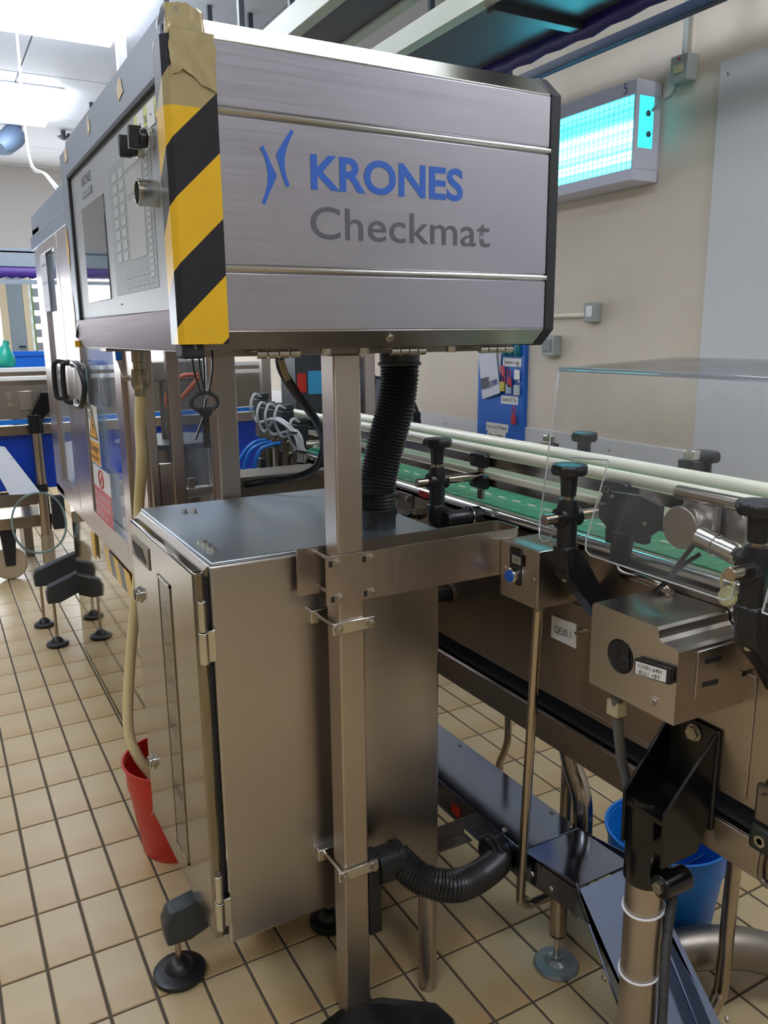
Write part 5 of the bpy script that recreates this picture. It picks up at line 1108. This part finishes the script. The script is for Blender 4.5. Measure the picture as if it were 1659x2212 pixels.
# crates, bottle
def crate(x0, x1, lb):
    t = thing('blue_crate', ((x0+x1)/2, 6.6, 1.30), lb, 'crate')
    B().box(x0, x1, 6.45, 6.47, 1.30, 1.50).box(x0, x1, 6.75, 6.77, 1.30, 1.50).box(x0, x0+.02, 6.45, 6.77, 1.30, 1.50).box(x1-.02, x1, 6.45, 6.77, 1.30, 1.5).box(x0, x1, 6.45, 6.77, 1.30, 1.31).build('tray', BLUE, t, bev=.004); B().box(x0-.01, x1+.01, 6.44, 6.45, 1.47, 1.5).build('rim', BLUE, t)
crate(.42, 1.3, 'blue plastic crate standing behind the far conveyor rails'); B().box(-1.5, 2.2, 6.4, 6.8, 1.285, 1.299).build('shelf', ST_DULL, fc)
B().box(.5, .56, 6.42, 6.8, 0, 1.285).build('shelf_leg', ST_DULL, fc)
p = fY(2, 772, 5.8); tag(B().lathe(V((p.x, p.y, 1.415)), (.25, 0, 1), [(.05, 0), (.075, .02), (.075, .06), (.05, .1), (.02, .14), (.02, .17)], 24).build('green_bottle', mat('teal_plastic', '#12a08a', .35), None), 'teal green plastic bottle leaning on the far conveyor rails', 'bottle')
# far overhead conveyor with violet belt
t = thing('far_overhead_conveyor', (0, 6.3, 1.95), 'pale overhead conveyor with violet ragged belt above the far crates', 'overhead conveyor')
B().box(-3, 2.3, 6.2, 6.25, 2.07, 2.17).build('side_plate', mat('pale_grey_plate', '#9aa6ad', .45), t); B().box(-3, 2.3, 6.2, 6.5, 2.16, 2.19).build('top_plate', mat('pale_grey_plate', '#9aa6ad', .45), t); B().box(-3, 2.3, 6.2, 6.22, 1.955, 1.985).build('lower_strip', mat('pale_grey_plate', '#9aa6ad', .45), t)
n = 160; b = B(); vs = [V((-3+5.3*k/n, 6.21, 2.075)) for k in range(n+1)]+[V((-3+5.3*k/n, 6.205, 1.99+.012*(k % 2))) for k in range(n+1)]
b.add(vs, [(k, k+1, n+2+k, n+1+k) for k in range(n)]); b.build('ragged_belt', mat('violet_belt', '#54358c', .5), t, solid=.01)
for x in (-1.5, .2, 1.72): B().box(x, x+.04, 6.3, 6.34, 2.19, ZC).build('hanger', OHD, t)
# shelving by the far window
t = thing('slatted_rack', (1.07, 9.6, 0), 'grey slatted rack standing beside the far window', 'rack')
for k in range(9): B().box(1.06, 1.16, 9.5, 9.8, .9+k*.14, .985+k*.14).build('tray', mat('rack_grey', '#9ba3a8', .5), t, bev=.004)
for x in (1.05, 1.155): B().box(x, x+.015, 9.48, 9.5, 0, 2.3).build('upright', mat('rack_green', '#7f9a63', .5), t)
# small things at the far ceiling
p = fZ(136, 283, ZC-.005); t = thing('sprinkler_head', (p.x, p.y, ZC-.08), 'small dark sprinkler head on the ceiling above the far end', 'sprinkler')
B().cyl((p.x, p.y, ZC), (p.x, p.y, ZC-.05), .02, 12).build('pipe', GREYPL, t); B().lathe((p.x, p.y, ZC-.05), (0, 0, -1), [(.05, 0), (.05, .008), (.015, .03)], 16).build('deflector', GREYPL, t)
p = fZ(36, 300, ZC-.1); t = thing('ceiling_camera', (p.x, p.y, ZC-.18), 'blurred dark ceiling unit beside the far lamp', 'ceiling unit')
B().cyl((p.x, p.y, ZC), (p.x, p.y, ZC-.06), .05, 16).build('mount', GREYPL, t); B().lathe((p.x, p.y, ZC-.06), (-.6, -.5, -.6), [(.09, 0), (.1, .05), (.09, .2), (.06, .26)], 20).build('body', mat('unit_blue_grey', '#5d6f86', .5), t)
for k, dx in enumerate((0, .12)):
    a_, b_, c_ = fY(62, 330+8*k, 5.6), fY(98+4*k, 378, 5.4), fY(128, 440, 5.2)
    tag(B().tube(smoothpath([V((a_.x, a_.y, ZC)), a_, b_, V((c_.x, c_.y, c_.z))+V((dx*.3, -.3, -.05)), V((.75+dx, 4.62, 2.2))], 6), .006, 8).build('hanging_cable', WHITE, None), ['thin white cable sagging from the ceiling to the labelling machine', 'second white cable sagging just below its twin to the labelling machine'][k], 'cable')
